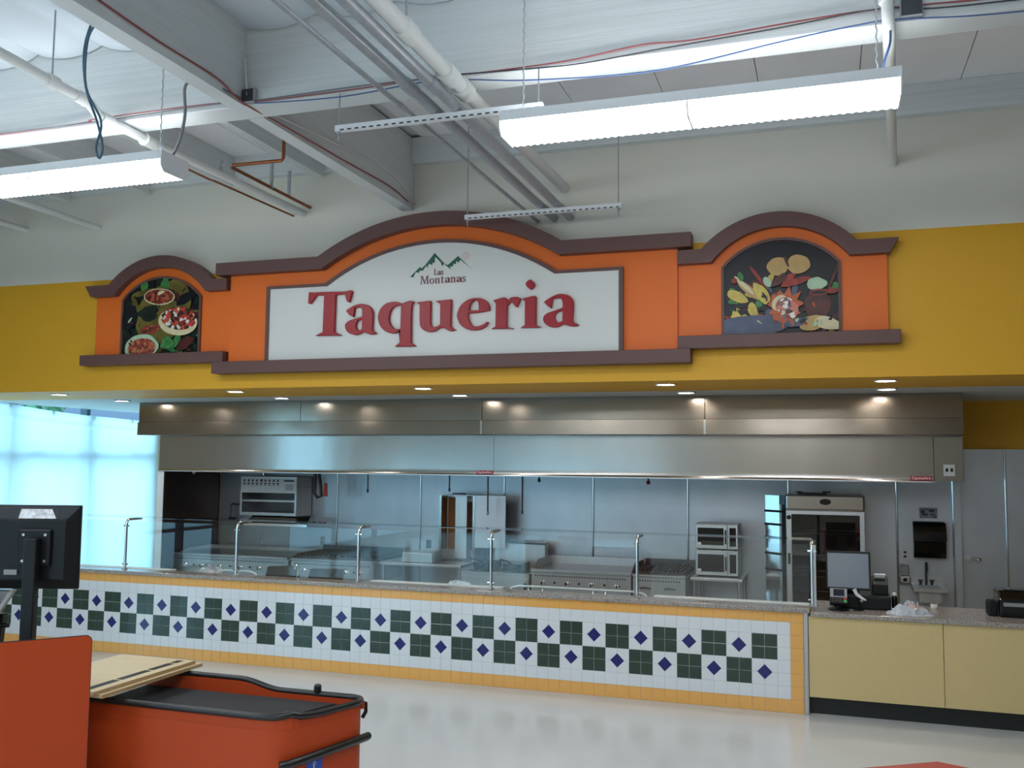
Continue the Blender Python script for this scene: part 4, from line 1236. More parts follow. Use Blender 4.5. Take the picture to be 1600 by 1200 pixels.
obj('terminal_screen', MB().hexa(on_face(0.22, 0.82, 0.46, 0.92, 0.0055)), 'screen_dark', t)
kp = MB()
for i in range(3):
    for j in range(2):
        kp.hexa(on_face(0.12 + 0.2 * i, 0.26 + 0.2 * i, 0.06 + 0.15 * j, 0.17 + 0.15 * j, 0.005))
obj('keypad', kp, 'steel_dark', t)
obj('green_key', MB().hexa(on_face(0.76, 0.94, 0.05, 0.20, 0.005)), 'key_green', t)
obj('red_key', MB().hexa(on_face(0.76, 0.94, 0.23, 0.34, 0.005)), 'key_red', t)
t = thing('receipt_printer', 'black receipt printer with white paper standing on the cash drawer', 'printer', (8.85, 0.5, ZC + 0.12))
obj('printer_body', MB().prismx([(0.40, ZC + 0.1205), (0.58, ZC + 0.1205), (0.58, 1.125), (0.47, 1.125), (0.40, 1.07)], 8.785, 8.915), 'black_plastic', t, bevel=0.006)
obj('paper', MB().grid(lambda u, v: (8.805 + 0.09 * u, 0.462 - 0.03 * v, 1.127 + 0.035 * math.sin(v * 2.4)), 4, 8), 'cloth_white', t, fix=False)
t = thing('handset', 'small white and black scanner leaning by the till display', 'scanner', (8.66, 0.24, ZC))
obj('stand_rod', MB().tube([(8.665, 0.24, ZC), (8.665, 0.24, 0.98), (8.65, 0.23, 1.02), (8.63, 0.22, 1.03)], 0.009, 8), 'black_plastic', t, smooth='auto')
obj('stand_base', MB().lathe([(0.04, 0), (0.04, 0.008), (0.012, 0.014)], (8.665, 0.24, ZC), 14), 'black_plastic', t)
obj('scanner_grip', MB().tube([(8.63, 0.21, 1.045), (8.65, 0.21, 1.0), (8.70, 0.20, 0.965), (8.725, 0.20, 0.955)], [0.018, 0.015, 0.011, 0.006], 8), 'white_plastic', t, smooth='auto')
t = thing('bottle', 'small black bottle with a pale cap beside the cash drawer', 'bottle', (8.965, 0.42, ZC))
obj('bottle_body', MB().lathe([(0.022, 0), (0.024, 0.01), (0.024, 0.10), (0.016, 0.118)], (8.965, 0.42, ZC), 14), 'black_gloss', t, smooth='auto')
obj('cap', MB().lathe([(0.018, 0.1185), (0.018, 0.14), (0.014, 0.144)], (8.965, 0.42, ZC), 14), 'white_plastic', t, smooth='auto')
crumple('bag_of_papers', 'crumpled white plastic bag of papers on the till counter', 'bag', 'bag_grey', 9.06, 0.17, ZC, 0.165, 0.12, 0.14, 11, (0.66, 0.92, 0.12, 0.55, 'paper_pink'))
t = thing('paper_roll', 'tiny white tape roll on the till counter behind the bag', 'tape', (9.30, 0.6, ZC))
obj('roll', MB().lathe([(0.028, 0), (0.03, 0.003), (0.03, 0.035), (0.028, 0.038)], (9.30, 0.60, ZC), 16), 'white_plastic', t, smooth='auto')
obj('core', MB().lathe([(0.012, 0.0383), (0.012, 0.0395)], (9.30, 0.60, ZC), 12), 'black_plastic', t)
t = thing('printer', 'black till unit at the right edge of the counter', 'printer', (9.98, 0.42, ZC))
obj('unit_body', MB().prismx([(0.28, ZC), (0.62, ZC), (0.62, 1.075), (0.38, 1.075), (0.28, 1.01)], 9.775, 10.18), 'black_gloss', t, bevel=0.01)
obj('paper_slot', MB().box(9.82, 10.14, 0.375, 0.40, 1.0755, 1.082), 'black_plastic', t)
obj('front_strip', MB().box(9.80, 10.16, 0.2735, 0.2795, 0.955, 0.985), 'bezel_grey', t)
obj('side_reader', MB().box(9.69, 9.765, 0.32, 0.47, ZC, 0.99), 'black_plastic', t, bevel=0.015)
# ================================================================== exhaust hoods
enc = thing('hood_enclosure', 'polished steel enclosure panels closing the gap over the hoods', 'hood enclosure', (4.65, 2.7, 2.425))
EX = [-0.45, 2.05, 4.52, 7.15, 9.755]
for a, b in zip(EX, EX[1:]):
    obj('upper_panel', MB().box(a + 0.002, b - 0.002, 2.0, 2.03, 2.606, ZS - 0.001), 'steel_enclosure', enc, bevel=0.002, seg=1)
for a, b in ((-0.45, 4.52), (4.52, 7.15), (7.15, 9.755)):
    obj('lower_band', MB().prismx([(2.03, 2.604), (1.978, 2.604), (1.975, 2.437), (1.979, 2.427), (2.03, 2.427)], a + 0.002, b - 0.002), 'steel_enclosure', enc)
for x in (4.52, 7.15):
    obj('joint_strip', MB().hexa([(x - 0.012, 1.970, 2.438), (x + 0.012, 1.970, 2.438), (x + 0.012, 1.9745, 2.438), (x - 0.012, 1.9745, 2.438), (x - 0.012, 1.973, 2.602), (x + 0.012, 1.973, 2.602), (x + 0.012, 1.9775, 2.602), (x - 0.012, 1.9775, 2.602)]), 'steel_bright', enc)
for x in (-0.45, 9.725):
    obj('end_panel', MB().box(x, x + 0.03, 2.031, YB + 0.01, 2.427, ZS - 0.001), 'steel_enclosure', enc)
obj('soffit_plate', MB().box(-0.419, 9.724, 2.031, YB + 0.01, 2.427, 2.437), 'steel', enc)

def hood(label, x0, x1, badge_x):
    t = thing('exhaust_hood', label, 'exhaust hood', (0.5 * (x0 + x1), 2.8, 1.952), group='two exhaust hoods over the cook line')
    pf = [(2.200, 2.425), (2.200, 2.02), (2.1994, 2.00), (2.1982, 1.98), (2.196, 1.962), (2.192, 1.953)]
    obj('front_panel', MB().prismx(pf + [(y + 0.02, z) for y, z in pf[::-1]], x0, x1), 'steel_hood', t, smooth='auto')
    obj('bottom_lip', MB().box(x0, x1, 2.19, 2.25, 1.940, 1.9525), 'steel', t)
    obj('top_panel', MB().box(x0, x1, 2.2255, YB - 0.002, 2.41, 2.425), 'steel', t)
    obj('back_panel', MB().box(x0, x1, YB - 0.03, YB - 0.002, 1.952, 2.409), 'steel', t)
    for x in (x0, x1 - 0.02):
        obj('end_panel', MB().box(x, x + 0.02, 2.2255, YB - 0.031, 1.952, 2.409), 'steel_hood', t)
    n = int((x1 - x0 - 0.1) / 0.5)
    w_ = (x1 - x0 - 0.1) / n
    for i in range(n):
        a = x0 + 0.05 + i * w_
        f = MB()
        for k in range(10):
            xx = a + 0.01 + (w_ - 0.02) * k / 10
            f.hexa([(xx, 3.02, 1.99), (xx + 0.022, 3.02, 1.99), (xx + 0.022, 3.04, 1.99), (xx, 3.04, 1.99), (xx, 3.36, 2.38), (xx + 0.022, 3.36, 2.38), (xx + 0.022, 3.38, 2.38), (xx, 3.38, 2.38)])
        obj('baffle_filter', f, 'steel', t)
    b = obj('badge', MB().box(badge_x - 0.105, badge_x + 0.105, 2.189, 2.1955, 1.962, 2.005), 'red_badge', t, label='small dark red maker plate with pale lettering')
    me = text_mesh('badge_lettering', 'CaptiveAire', 0.038, 'label_white', 0.001)
    meshobj('badge_lettering', me, (badge_x, 2.1882, 1.984), b)
    return t
hood('left steel exhaust hood above the cheese melter', -0.25, 4.604, 4.49)
hood('right steel exhaust hood above the griddle and microwaves', 4.608, 9.483, 9.36)
t = thing('hood_control_cabinet', 'narrow steel cabinet with two switches at the right end of the hoods', 'control cabinet', (9.63, 2.8, 1.955))
obj('cabinet_body', MB().box(9.487, 9.77, 2.20, YB - 0.002, 1.955, 2.425), 'steel_hood', t, bevel=0.004, seg=1)
obj('switch_plate', MB().box(9.577, 9.686, 2.193, 2.1995, 2.008, 2.13), 'steel', t, bevel=0.002, seg=1)
for x in (9.608, 9.655):
    obj('switch', MB().box(x - 0.012, x + 0.012, 2.183, 2.1925, 2.055, 2.09), 'black_plastic', t)

# fire suppression drops and caps under the hoods
def nozzle(label, x, y, z, m, capr=0.016):
    t = thing('suppression_nozzle', label, 'nozzle', (x, y, z), group='fire suppression drops under the hoods')
    obj('drop_pipe', MB().cyl((x, y, z + 0.05), (x, y, 2.409), 0.011, n=8), 'steel_dark', t, smooth='auto')
    c = obj('nozzle_cap', MB().lathe([(0.006, 0), (capr, 0.012), (capr, 0.035), (0.011, 0.052)], (x, y, z), 10), m, t, smooth='auto')
nozzle('suppression drop with a blue cap left of the vertical broiler', 2.62, 2.8, 1.685, 'blue_cap')
nozzle('suppression drop with a teal cap directly over the vertical broiler', 3.79, 2.8, 1.72, 'wire_teal')
nozzle('long suppression drop with a pale cap in front of the vertical broiler', 4.337, 2.75, 1.435, 'bezel_grey')
nozzle('long suppression drop with a dark cap right of the vertical broiler', 4.78, 2.8, 1.46, 'wire_teal')
nozzle('short suppression drop with a green cap beside the long drops', 5.0, 2.8, 1.86, 'green_cap', 0.02)
nozzle('short suppression drop with a red cap over the griddle', 6.375, 2.8, 1.855, 'red_badge', 0.024)
nozzle('short suppression drop with a white cap at the left end of the hood', 0.02, 2.6, 1.90, 'white_plastic', 0.02)
t = thing('gas_hose', 'dark coiled hose with a red tag hanging right of the cheese melter', 'hose', (1.85, 2.95, 1.58))
obj('hose', MB().tube([(1.74, 2.95, 2.409), (1.74, 2.95, 1.80), (1.73, 2.95, 1.66), (1.78, 2.95, 1.60), (1.84, 2.95, 1.62), (1.83, 2.95, 1.75), (1.80, 2.95, 1.90), (1.82, 2.95, 2.1)], 0.022, 8), 'wire_dark', t, smooth='auto')
obj('tag_cord', MB().cyl((1.915, 2.94, 1.79), (1.915, 2.94, 2.409), 0.006, n=6), 'white_plastic', t)
obj('red_tag', MB().hexa([(1.875, 2.93, 1.62), (1.945, 2.93, 1.62), (1.945, 2.94, 1.62), (1.875, 2.94, 1.62), (1.89, 2.93, 1.80), (1.935, 2.93, 1.80), (1.935, 2.94, 1.80), (1.89, 2.94, 1.80)]), 'red_tag', t)

# ================================================================== cook line
def stand(t, x0, x1, y0, y1, z, shelf=True):
    for x in (x0 + 0.04, x1 - 0.04):
        for y in (y0 + 0.05, y1 - 0.05):
            l = obj('leg', MB().cyl((x, y, 0.03), (x, y, z), 0.02, n=10), 'steel', t, smooth='auto')
            obj('foot', MB().lathe([(0.018, 0.0), (0.026, 0.004), (0.026, 0.028), (0.019, 0.03)], (x, y, 0.0), 10), 'steel_dark', l)
    if shelf:
        obj('lower_shelf', MB().box(x0 + 0.02, x1 - 0.02, y0 + 0.03, y1 - 0.03, 0.22, 0.245), 'steel', t)

def knob(t, x, y, z, r=0.032):
    k = obj('knob', MB().lathe([(r, 0.0), (r, -0.008), (r * 0.72, -0.014), (r * 0.68, -0.038), (r * 0.5, -0.043)], (x, y, z), 18, 'y'), 'steel_bright', t, smooth='auto')
    obj('knob_pointer', MB().box(x - 0.005, x + 0.005, y - 0.048, y - 0.0435, z - r * 0.62, z + r * 0.62), 'black_plastic', k)

def griddle(name, label, cat, x0, x1, knobs, splash=0.11, grate=False, handles=()):
    y0, y1 = 2.45, 3.28
    t = thing(name, label, cat, (0.5 * (x0 + x1), 2.85, 0))
    stand(t, x0, x1, y0, y1, 0.549)
    obj('cooker_body', MB().box(x0, x1, y0 + 0.02, y1, 0.55, 0.80), 'steel', t, bevel=0.004, seg=1)
    fp = MB().m(0).box(x0 + 0.004, x1 - 0.004, y0, y0 + 0.0195, 0.56, 0.785)
    n = int((x1 - x0 - 0.1) / 0.03)
    for i in range(n):
        xx = x0 + 0.05 + (x1 - x0 - 0.1) * i / n
        fp.m(1).box(xx, xx + 0.014, y0 - 0.001, y0 - 0.0001, 0.745, 0.762)
    f = obj('control_panel', fp, ['steel', 'cast_iron'], t)
    obj('front_ledge', MB().box(x0, x1, y0 - 0.03, y0 + 0.08, 0.801, 0.825), 'steel', t, bevel=0.004, seg=1)
    if grate:
        g = MB().m(0).box(x0 + 0.02, x1 - 0.02, y0 + 0.081, y1, 0.8005, 0.85)
        for i in range(int((x1 - x0 - 0.06) / 0.045)):
            xx = x0 + 0.03 + i * 0.045
            g.box(xx, xx + 0.02, y0 + 0.09, y1 - 0.02, 0.8505, 0.875)
        obj('grate', g, 'cast_iron', t)
        obj('back_guard', MB().box(x0, x1, y1 + 0.001, y1 + 0.02, 0.80, 0.93), 'steel_dark', t)
    else:
        obj('griddle_plate', MB().box(x0 + 0.02, x1 - 0.02, y0 + 0.081, y1 - 0.02, 0.8005, 0.822), 'steel_dark', t)
        s = MB().box(x0 + 0.02, x1 - 0.02, y1 - 0.019, y1, 0.8005, 0.82 + splash)
        for xs_ in (x0, x1 - 0.019):
            s.prismx([(y0 + 0.09, 0.802), (y1, 0.802), (y1, 0.82 + splash), (y0 + 0.32, 0.82 + splash), (y0 + 0.09, 0.826)], xs_, xs_ + 0.018)
        obj('splash_guard', s, 'steel', t)
    for x in knobs:
        knob(t, x, y0 - 0.0005, 0.668)
    lt = MB()
    for a, b in zip(knobs, knobs[1:]):
        lt.lathe([(0.014, 0.0), (0.014, -0.006)], (0.5 * (a + b), y0 - 0.0005, 0.675), 12, 'y')
    if len(knobs) > 1:
        obj('pilot_port', lt, 'cast_iron', t)
    for x in handles:
        obj('tray_handle', MB().tube([(x - 0.06, y0 - 0.001, 0.665), (x - 0.055, y0 - 0.03, 0.672), (x, y0 - 0.036, 0.68), (x + 0.055, y0 - 0.03, 0.672), (x + 0.06, y0 - 0.001, 0.665)], 0.009, 8), 'steel_dark', t, smooth='auto')
    return t
griddle('griddle', 'long flat-top griddle at the far left of the cook line', 'griddle', -0.14, 1.66, [0.05, 0.32, 0.60, 0.93, 1.22, 1.50], splash=0.05)
griddle('charbroiler', 'wide steel charbroiler left of the work table', 'charbroiler', 1.70, 2.91, [1.9, 2.1, 2.31, 2.52, 2.73], grate=True)
griddle('griddle', 'flat-top griddle with four knobs in the middle of the cook line', 'griddle', 5.01, 6.235, [5.155, 5.455, 5.76, 6.07], splash=0.10)
griddle('charbroiler', 'small charbroiler with two tray handles left of the microwaves', 'charbroiler', 6.25, 6.865, [], grate=True, handles=(6.40, 6.68))

def table(label, x0, x1, y0, y1, z, cat='table'):
    t = thing('work_table', label, cat, (0.5 * (x0 + x1), 0.5 * (y0 + y1), 0), group='steel work tables on the cook line')
    obj('table_top', MB().box(x0, x1, y0, y1, z - 0.035, z), 'steel', t, bevel=0.006)
    stand(t, x0, x1, y0, y1, z - 0.0355)
    return t
table('steel work table under the vertical broiler', 2.93, 4.06, 2.55, 3.40, 0.815)
table('steel work table under the two microwaves', 6.90, 7.49, 2.58, 3.40, 0.80)
t = thing('countertop_warmer', 'low pale steel box standing on the work table', 'warmer', (3.42, 2.7, 0.8155))
obj('warmer_case', MB().box(3.22, 3.64, 2.62, 2.95, 0.822, 0.94), 'steel', t, bevel=0.006)
obj('warmer_lid', MB().box(3.24, 3.62, 2.635, 2.935, 0.9405, 0.952), 'steel', t, bevel=0.004, seg=1)
obj('warmer_feet', MB().box(3.24, 3.27, 2.64, 2.67, 0.8155, 0.8215).box(3.59, 3.62, 2.64, 2.67, 0.8155, 0.8215).box(3.24, 3.27, 2.9, 2.93, 0.8155, 0.8215).box(3.59, 3.62, 2.9, 2.93, 0.8155, 0.8215), 'black_plastic', t)

# vertical broiler
t = thing('vertical_broiler', 'tall vertical spit broiler with brown burner plates', 'broiler', (3.85, 3.15, 0.8155))
obj('back_case', MB().box(3.57, 4.07, 3.22, 3.40, 0.8155, 1.665), 'steel', t, bevel=0.004, seg=1)
obj('side_frame', MB().box(3.57, 3.60, 3.0, 3.2195, 0.8155, 1.665), 'steel_hood', t)
obj('side_frame', MB().box(4.04, 4.07, 3.0, 3.2195, 0.8155, 1.665), 'steel_hood', t)
obj('top_plate', MB().box(3.57, 4.07, 2.99, 3.2195, 1.6655, 1.675), 'steel', t)
for a, b in ((3.615, 3.77), (3.94, 4.03)):
    obj('burner', MB().box(a, b, 3.205, 3.2195, 0.95, 1.63 if a < 3.8 else 1.58), 'heater', t)
obj('centre_plate', MB().box(3.775, 3.935, 3.06, 3.2195, 0.85, 1.66), 'steel', t)
obj('wing_panel', MB().hexa([(4.075, 3.0, 1.0), (4.47, 3.06, 1.0), (4.47, 3.075, 1.0), (4.075, 3.015, 1.0), (4.075, 3.0, 1.672), (4.47, 3.06, 1.672), (4.47, 3.075, 1.672), (4.075, 3.015, 1.672)]), 'steel_wall', t)
obj('top_handle', MB().tube([(3.72, 3.10, 1.676), (3.72, 3.10, 1.69), (3.90, 3.10, 1.69), (3.90, 3.10, 1.676)], 0.008, 6), 'black_plastic', t)
obj('drip_tray', MB().box(3.605, 4.035, 3.0, 3.2, 0.8155, 0.845), 'steel_dark', t)

# fryer
t = thing('deep_fryer', 'steel deep fryer with two baskets left of the middle griddle', 'fryer', (4.5, 2.9, 0))
obj('fryer_body', MB().box(4.09, 4.985, 2.47, 3.30, 0.12, 0.735), 'steel', t, bevel=0.005, seg=1)
for x in (4.14, 4.93):
    for y in (2.53, 3.24):
        obj('leg', MB().cyl((x, y, 0.0), (x, y, 0.1195), 0.025, 0.02, 10), 'steel_dark', t)
for a, b in ((4.10, 4.535), (4.54, 4.975)):
    d = obj('door', MB().box(a, b, 2.455, 2.4695, 0.15, 0.70), 'steel', t, bevel=0.003, seg=1)
    obj('door_handle', MB().box(b - 0.05, b - 0.03, 2.43, 2.4545, 0.5, 0.65), 'black_plastic', d)
obj('tank_rim', MB().box(4.09, 4.985, 2.47, 2.56, 0.7355, 0.76).box(4.09, 4.985, 3.05, 3.14, 0.7355, 0.76).box(4.09, 4.14, 2.56, 3.05, 0.7355, 0.76).box(4.935, 4.985, 2.56, 3.05, 0.7355, 0.76), 'steel', t)
obj('oil_tank', MB().box(4.14, 4.935, 2.56, 3.05, 0.7355, 0.74), 'oven_dark', t)
obj('flue_panel', MB().box(4.30, 4.985, 3.141, 3.28, 0.7355, 1.06), 'steel', t, bevel=0.005, seg=1)
obj('flue_cap', MB().box(4.20, 4.985, 3.12, 3.30, 1.0605, 1.08), 'steel_dark', t)
for x in (4.33, 4.72):
    bk = MB()
    for i in range(8):
        bk.box(x - 0.12 + i * 0.033, x - 0.118 + i * 0.033, 2.60, 2.98, 0.765, 0.86)
    for k in range(5):
        bk.box(x - 0.12, x + 0.113, 2.60, 2.98, 0.77 + k * 0.021, 0.772 + k * 0.021)
    b = obj('fry_basket', bk, 'steel_dark', t, fix=False)
    obj('basket_handle', MB().tube([(x, 2.60, 0.855), (x - 0.03, 2.5, 0.90), (x - 0.07, 2.36, 0.93)], 0.009, 8), 'black_plastic', b)

# microwaves
def microwave(label, z0):
    t = thing('microwave', label, 'microwave', (7.19, 2.95, z0), group='two stacked microwave ovens')
    x0, x1, y0, y1, z1 = 6.94, 7.435, 2.74, 3.16, z0 + 0.305
    obj('case', MB().box(x0, x1, y0, y1, z0 + 0.015, z1), 'steel', t, bevel=0.006)
    for x in (x0 + 0.04, x1 - 0.04):
        for y in (y0 + 0.04, y1 - 0.04):
            obj('foot', MB().cyl((x, y, z0 + 0.0005), (x, y, z0 + 0.0149), 0.015, n=10), 'black_plastic', t)
    d = obj('door', MB().box(x0 + 0.005, x1 - 0.125, y0 - 0.022, y0 - 0.0005, z0 + 0.02, z1 - 0.005), 'steel', t, bevel=0.004, seg=1)
    obj('door_window', MB().box(x0 + 0.03, x1 - 0.165, y0 - 0.0245, y0 - 0.0222, z0 + 0.06, z1 - 0.045), 'oven_dark', d)
    obj('door_handle', MB().tube([(x1 - 0.143, y0 - 0.0225, z0 + 0.08), (x1 - 0.143, y0 - 0.05, z0 + 0.09), (x1 - 0.143, y0 - 0.05, z1 - 0.08), (x1 - 0.143, y0 - 0.0225, z1 - 0.07)], 0.008, 8), 'black_plastic', d)
    obj('rating_label', MB().box(x0 + 0.03, x0 + 0.07, y0 - 0.0262, y0 - 0.0247, z0 + 0.062, z0 + 0.09), 'label_white', d)
    p = obj('control_panel', MB().box(x1 - 0.118, x1 - 0.005, y0 - 0.022, y0 - 0.0005, z0 + 0.02, z1 - 0.005), 'steel', t, bevel=0.003, seg=1)
    obj('key_pad', MB().box(x1 - 0.100, x1 - 0.025, y0 - 0.0240, y0 - 0.0222, z0 + 0.05, z1 - 0.04), 'oven_dark', p)
microwave('lower of the two stacked steel microwaves', 0.8005)
microwave('upper of the two stacked steel microwaves', 1.1065)

# heated display cabinet
t = thing('display_cabinet', 'tall steel glass-front warming cabinet left of the till screen', 'cabinet', (8.39, 3.0, 0))
x0, x1, y0, y1 = 7.975, 8.81, 2.65, 3.38
obj('top_canopy', MB().box(x0 - 0.005, x1 + 0.005, y0 - 0.04, y1, 1.60, 1.775), 'steel_hood', t, bevel=0.02, seg=3)
bd = obj('oval_badge', MB().prism([(8.40 + 0.062 * math.cos(k * PI / 12), 1.70 + 0.034 * math.sin(k * PI / 12)) for k in range(24)], y0 - 0.048, y0 - 0.041), 'black_gloss', t, label='black oval badge')
obj('back_panel', MB().box(x0, x1, y1 - 0.02, y1, 0.12, 1.599), 'steel_dark', t)
for a in (x0, x1 - 0.03):
    obj('side_panel', MB().box(a, a + 0.03, y0 + 0.001, y1 - 0.021, 0.12, 1.599), 'steel', t)
obj('base', MB().box(x0 + 0.03, x1 - 0.03, y0 + 0.001, y1 - 0.021, 0.12, 0.45), 'steel', t)
for x in (x0 + 0.06, x1 - 0.06):
    for y in (y0 + 0.08, y1 - 0.08):
        obj('caster', MB().cyl((x - 0.015, y, 0.05), (x + 0.015, y, 0.05), 0.05, n=14).cyl((x, y, 0.09), (x, y, 0.1195), 0.012, n=8), 'black_rubber', t)
d = obj('door', MB().band([(x0, 0.46), (x0, 1.598), (x1, 1.598), (x1, 0.46)], [(x0 + 0.06, 0.52), (x0 + 0.06, 1.555), (x1 - 0.05, 1.555), (x1 - 0.05, 0.52)], y0 - 0.035, y0), 'steel', t, bevel=0.003, seg=1)
obj('door_glass', MB().box(x0 + 0.06, x1 - 0.05, y0 - 0.022, y0 - 0.014, 0.52, 1.555), 'oven_glass', d)
obj('door_latch', MB().lathe([(0.024, 0), (0.024, -0.02), (0.015, -0.03)], (x0 + 0.03, y0 - 0.0355, 1.52), 14, 'y'), 'black_plastic', d, smooth='auto')
obj('door_latch', MB().box(x0 + 0.018, x0 + 0.042, y0 - 0.06, y0 - 0.0355, 1.0, 1.12), 'black_plastic', d)
for z in (0.62, 0.86, 1.10, 1.34):
    sh = MB()
    for i in range(14):
        xx = x0 + 0.04 + (x1 - x0 - 0.08) * i / 13
        sh.cyl((xx, y0 + 0.05, z), (xx, y1 - 0.05, z), 0.003, n=4, caps=False)
    sh.cyl((x0 + 0.03, y0 + 0.05, z), (x1 - 0.03, y0 + 0.05, z), 0.005, n=6).cyl((x0 + 0.03, y1 - 0.05, z), (x1 - 0.03, y1 - 0.05, z), 0.005, n=6)
    obj('wire_shelf', sh, 'steel_bright', t, fix=False)
def ang_box(u0, u1, d0, d1, z0, z1):
    # along the side glass: u from the cabinet corner to the left and back, d outwards from the glass
    p = lambda u, d, z: (7.962 - 0.77 * u - 0.64 * d, 2.615 + 0.64 * u - 0.77 * d, z)
    return MB().hexa([p(u0, d0, z0), p(u1, d0, z0), p(u1, d1, z0), p(u0, d1, z0), p(u0, d0, z1), p(u1, d0, z1), p(u1, d1, z1), p(u0, d1, z1)])
od = obj('side_glass', ang_box(0.0, 0.29, -0.012, 0.0, 0.50, 1.765), 'steel_dark', t, label='mirror-like angled side glass reflecting the window')
obj('side_pane', ang_box(0.075, 0.285, 0.0005, 0.006, 0.52, 1.76), 'steel_bright', od)
for z in (1.58, 1.43, 1.28, 1.10, 0.92):
    obj('glass_bar', ang_box(0.0, 0.287, 0.007, 0.022, z - 0.012, z + 0.012), 'black_plastic', od)
obj('side_stile', ang_box(0.045, 0.072, 0.0005, 0.006, 0.52, 1.66), 'steel', od)
obj('side_stile', ang_box(0.0, 0.035, 0.0005, 0.006, 0.52, 1.66), 'black_plastic', od)
t = thing('tool_bar', 'black metal bar lying on top of the display cabinet', 'tool', (8.28, 2.8, 1.776))
obj('bar', MB().box(8.10, 8.42, 2.78, 2.80, 1.7755, 1.798), 'black_plastic', t)
obj('bar_head', MB().box(8.37, 8.46, 2.76, 2.82, 1.7985, 1.815), 'black_plastic', t)
obj('bar_handle', MB().box(8.08, 8.15, 2.765, 2.815, 1.7985, 1.81), 'black_plastic', t)

# cheese melter on the wall
t = thing('cheese_melter', 'wall-mounted steel cheese melter with a printed control label', 'oven', (0.97, 3.2, 1.33))
x0, x1 = 0.50, 1.41
y0, y1 = 3.02, YB - 0.016
obj('top_case', MB().box(x0, x1, y0, y1, 1.72, 1.875), 'steel', t, bevel=0.005, seg=1)
obj('side_panel', MB().box(x0, x0 + 0.03, y0, y1, 1.33, 1.7195), 'steel', t)
obj('side_panel', MB().box(x1 - 0.03, x1, y0, y1, 1.33, 1.7195), 'steel', t)
obj('back_panel', MB().box(x0 + 0.03, x1 - 0.03, y1 - 0.02, y1, 1.37, 1.7195), 'steel_dark', t)
obj('floor_plate', MB().box(x0 + 0.03, x1 - 0.03, y0, y1 - 0.0205, 1.33, 1.37), 'steel', t)
obj('wire_rack', MB().box(x0 + 0.031, x1 - 0.031, y0 + 0.01, y0 + 0.03, 1.52, 1.54).box(x0 + 0.031, x1 - 0.031, y0 + 0.2, y0 + 0.21, 1.53, 1.54), 'steel', t)
lb = obj('control_label', MB().box(x0 + 0.015, x1 - 0.015, y0 - 0.004, y0 - 0.0003, 1.645, 1.845), 'label_white', t, label='white printed instruction label with small pictures')
ik = MB()
for i in range(9):
    xx = x0 + 0.05 + i * 0.068
    ik.box(xx, xx + 0.034, y0 - 0.0055, y0 - 0.0042, 1.765, 1.785)
    ik.box(xx + 0.004, xx + 0.03, y0 - 0.0055, y0 - 0.0042, 1.80, 1.832)
    ik.box(xx, xx + 0.03, y0 - 0.0055, y0 - 0.0042, 1.748, 1.756)
ik.box(x1 - 0.20, x1 - 0.04, y0 - 0.0055, y0 - 0.0042, 1.805, 1.83)
for k in range(4):
    ik.box(x1 - 0.18, x1 - 0.05, y0 - 0.0055, y0 - 0.0042, 1.69 + k * 0.022, 1.698 + k * 0.022)
obj('label_print', ik, 'label_ink', lb)
obj('label_stop_mark', MB().lathe([(0.022, 0), (0.022, -0.0016)], (x0 + 0.345, y0 - 0.0042, 1.818), 14, 'y'), 'red_badge', lb)
obj('drip_tray', MB().hexa([(0.74, 2.78, 1.235), (1.73, 2.78, 1.235), (1.73, 2.80, 1.225), (0.74, 2.80, 1.225), (0.70, 3.05, 1.325), (1.62, 3.05, 1.325), (1.62, 3.07, 1.315), (0.70, 3.07, 1.315)]), 'black_gloss', t)
obj('tray_lip', MB().box(0.74, 1.735, 2.762, 2.779, 1.205, 1.24), 'steel_bright', t)
obj('tray_bracket', MB().box(0.9, 0.93, 3.07, y1, 1.29, 1.315).box(1.36, 1.39, 3.07, y1, 1.29, 1.315), 'steel_dark', t)

# wall-mounted bits
t = thing('pot_filler', 'jointed chrome pot filler tap left of the cheese melter', 'tap', (0.2, 3.3, 1.28))
obj('wall_flange', MB().lathe([(0.035, 0), (0.035, -0.01), (0.02, -0.016)], (0.30, YB - 0.001, 1.35), 14, 'y'), 'steel_dark', t, smooth='auto')
obj('arm', MB().tube([(0.30, YB - 0.017, 1.35), (0.30, 3.36, 1.35), (0.30, 3.35, 1.44), (0.28, 3.34, 1.46), (0.16, 3.32, 1.46), (0.14, 3.31, 1.44), (0.14, 3.31, 1.26)], 0.015, 8), 'steel_dark', t, smooth='auto')
obj('valve_handle', MB().cyl((0.32, 3.38, 1.35), (0.41, 3.36, 1.355), 0.013, 0.009, 8), 'steel_dark', t)
obj('spout_tip', MB().cyl((0.12, 3.31, 1.25), (0.24, 3.31, 1.25), 0.018, n=8), 'steel_dark', t)
def outlet(label, x, z, m='bezel_grey'):
    t = thing('wall_outlet', label, 'outlet', (x, YB, z), group='electrical outlets on the steel wall')
    obj('cover_plate', MB().box(x - 0.037, x + 0.037, YB - 0.009, YB - 0.001, z - 0.058, z + 0.058), m, t, bevel=0.003, seg=1)
    for dz in (-0.024, 0.024):
        obj('socket', MB().box(x - 0.017, x + 0.017, YB - 0.0105, YB - 0.0092, z + dz - 0.015, z + dz + 0.015), 'steel_dark', t)
outlet('grey wall outlet under the right end of the cheese melter', 1.595, 0.976)
outlet('dark wall outlet beside the vertical broiler', 3.235, 0.98, 'steel_dark')
outlet('white wall outlet above the soap dispenser', 9.274, 1.08, 'white_plastic')
t = thing('paper_towel_dispenser', 'large black paper towel dispenser above the hand sink', 'dispenser', (9.525, 3.34, 1.06))
obj('dispenser_back', MB().box(9.36, 9.695, 3.36, YB - 0.007, 1.06, 1.47), 'black_plastic', t, bevel=0.01)
pr = [(3.359, 1.065), (3.359, 1.465), (3.30, 1.465), (3.255, 1.43), (3.235, 1.36), (3.235, 1.25)]
